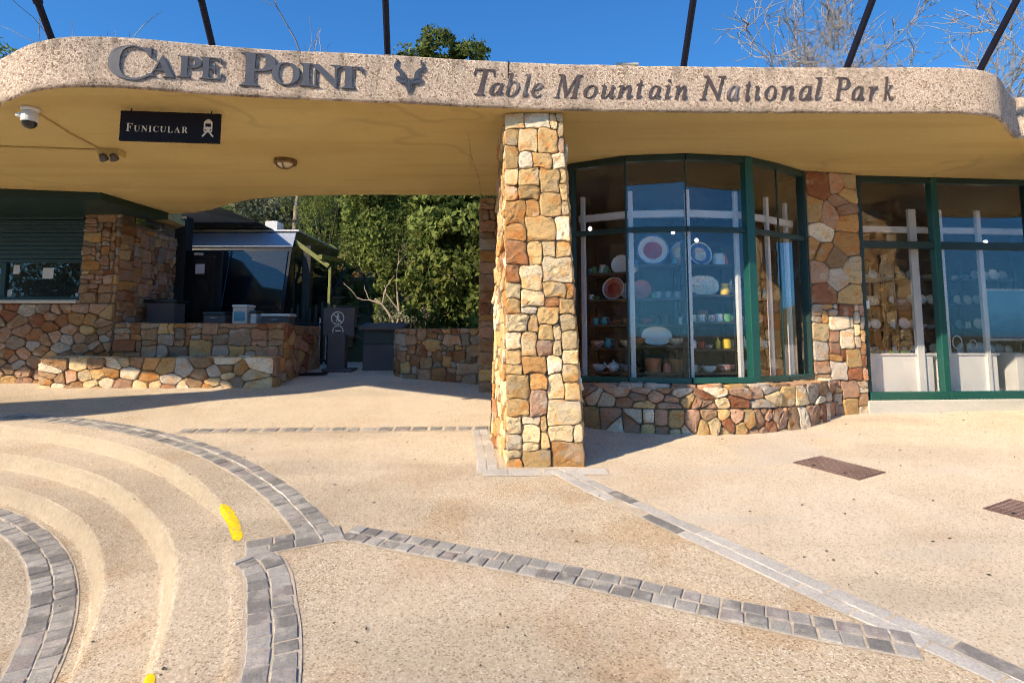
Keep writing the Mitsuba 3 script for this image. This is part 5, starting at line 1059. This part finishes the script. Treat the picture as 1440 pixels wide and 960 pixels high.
plant('shrub', 'low grey-green shrub behind the turnstile cabinet', 'shrub', [(-2.0, 12.0, 1.25, .45, .4, .35), (-1.45, 12.2, 1.5, .4, .4, .4), (-2.6, 12.9, 1.4, .4, .35, .45)], 4200, .075, 17, mat='grey_leaf_mat')
plant('shrub', 'small bright shrub at the foot of the hill steps', 'shrub', [(-2.72, 13.1, 1.55, .38, .4, .45)], 2600, .085, 18, dense=(.5, 1.0))
plant('tree', 'green treetop showing above the canopy beside the antelope emblem', 'tree', [(-2.45, 19.5, 10.5, .8, .8, .75), (-1.55, 19.6, 10.2, .9, .8, .75), (-3.3, 19.4, 9.9, .8, .7, .7), (-2.0, 19.6, 9.2, 1.6, .9, 1.0)], 14000, .17, 19, dense=(.1, .7))
plant('shrub', 'green shrub top peeping past the far left end of the canopy', 'shrub', [(-11.4, 13.0, 6.9, .7, .6, .8), (-11.6, 13.2, 6.2, 1.2, .8, 1.0)], 4000, .11, 20)

# pale dead branches in front of the bush
def branches(base, L, r, depth, rng, out, spread=.55, up=.25, kids=(2, 4), d=None):
    d = np.array([0, 0, 1.0]) if d is None else d
    p = np.array(base, float); pts, rad = [p], [r]; n = 4
    for k in range(n):
        d = d + rng.normal(size=3) * .16 + np.array([0, 0, up * .12]); d /= np.linalg.norm(d)
        p = p + d * L / n; pts.append(p); rad.append(r * (1 - .45 * (k + 1) / n))
    out.append(tube(pts, rad, 5 if r > .012 else 3))
    if depth == 0: return
    for _ in range(rng.integers(*kids)):
        k = rng.integers(2, n + 1); q = d + rng.normal(size=3) * spread; q[2] += up; q /= np.linalg.norm(q)
        branches(pts[k], L * rng.uniform(.55, .82), max(rad[k] * rng.uniform(.62, .88), .0105), depth - 1, rng, out, spread, up, kids, q)
rng = np.random.default_rng(31); o = []
for dx, dz in ((.9, .8), (.7, .55), (-.4, 1.0), (.25, 1.0)):
    q = np.array([dx, -.1, dz]); q /= np.linalg.norm(q); branches((-2.32, 12.1, 1.15), .75, .035, 2, rng, o, .4, .1, (1, 3), q)
one('dead_branches', cat_(o), 'bark_mat', 'pale bare branches fanning out in front of the bushes', 'branches', smooth=True)
def bare_tree(label, base, h, seed, spread=.6, depth=5, up=.22, lean=(0, 0), r=.11, kids=(3, 5)):
    rng = np.random.default_rng(seed); o = []
    d = np.array([lean[0], lean[1], 1.0]); d /= np.linalg.norm(d)
    branches(base, h * .42, r, depth, rng, o, spread, up, kids, d)
    t = thing('bare_tree', label, 'tree', 'leafless trees behind the canopy')
    add('trunk', o[0], 'bark_mat', t, smooth=True); add('crown', cat_(o[1:]), 'pale_bark_mat', t, smooth=True)
bare_tree('spreading leafless tree with silvery twigs behind the canopy left of the leaning pole', (6.7, 13.8, .3), 8.0, 41, spread=.62, depth=6, r=.13, kids=(2, 5))
bare_tree('leafless silvery tree directly behind the leaning pole', (8.15, 14.2, .3), 8.1, 42, spread=.58, depth=6, r=.12, kids=(2, 5))
bare_tree('thin leafless tree crowded between the two silvery trees', (7.35, 14.9, .3), 7.9, 48, spread=.6, depth=6, r=.11, kids=(2, 5))
bare_tree('twiggy leafless tree left of the last leaning pole', (10.9, 14.4, .3), 6.5, 49, spread=.6, depth=6, kids=(2, 5))
bare_tree('lower leafless tree showing thin twigs between the two right-hand poles', (9.9, 14.5, .3), 6.2, 43, spread=.6, depth=6, kids=(2, 5))
bare_tree('dark leafless tree at the far right beyond the canopy end', (11.7, 13.6, .3), 6.8, 44, spread=.7, depth=6, kids=(2, 5))
bare_tree('leafless tree with a few crooked boughs above the first inscription', (-6.1, 17.0, 3.2), 7.4, 45, spread=.45, depth=3, kids=(2, 4))
bare_tree('leafless tree with crooked twigs at the far left above the canopy', (-11.1, 13.2, .3), 8.1, 46, spread=.5, depth=4, kids=(2, 4))

# scrub on the hillside, and the far side of the car park reflected in the glass
rng = np.random.default_rng(50); n = 26000
x, y = rng.uniform(-24, 24, n), 14.5 + 30 * rng.random(n) ** 1.4
P = np.stack([x, y, hill(x, y) + rng.random(n) ** 2 * 1.3 * (.4 + meshkit.noise(np.stack([x * .5, y * .5, 0 * x], -1)))], 1)
v, f = leaves(P, np.tile([0, -.4, .8], (n, 1)), .30, rng, asp=.6)
k = add('scrub', trimesh.Trimesh(v, f, process=False), 'leaf_mat', uv=np.repeat(rng.random((n, 2)), 4, 0)); lab(k, 'low dense scrub covering the hillside behind the building', 'scrub', None, 'stuff')
for i, (x, y, s) in enumerate([(-25, -12, 3.0), (-14, -24, 1.2), (-7, -27, .9), (-1, -25, 1.0), (6, -28, 1.3), (13, -24, .9), (20, -26, 1.2)]):
    z = float(hill(x, y)); plant('bush', f'{["leftmost", "second", "third", "fourth", "fifth", "sixth", "rightmost"][i]} wind-bent bush across the car park behind the viewer', 'bush', [(x, y, z + 1.1 * s, 2.2 * s, 1.2, 1.1 * s), (x + 1.5 * s, y, z + 1.6 * s, 1.4 * s, 1.0, 1.0 * s)], 1800 if i else 14000, .32, 60 + i)
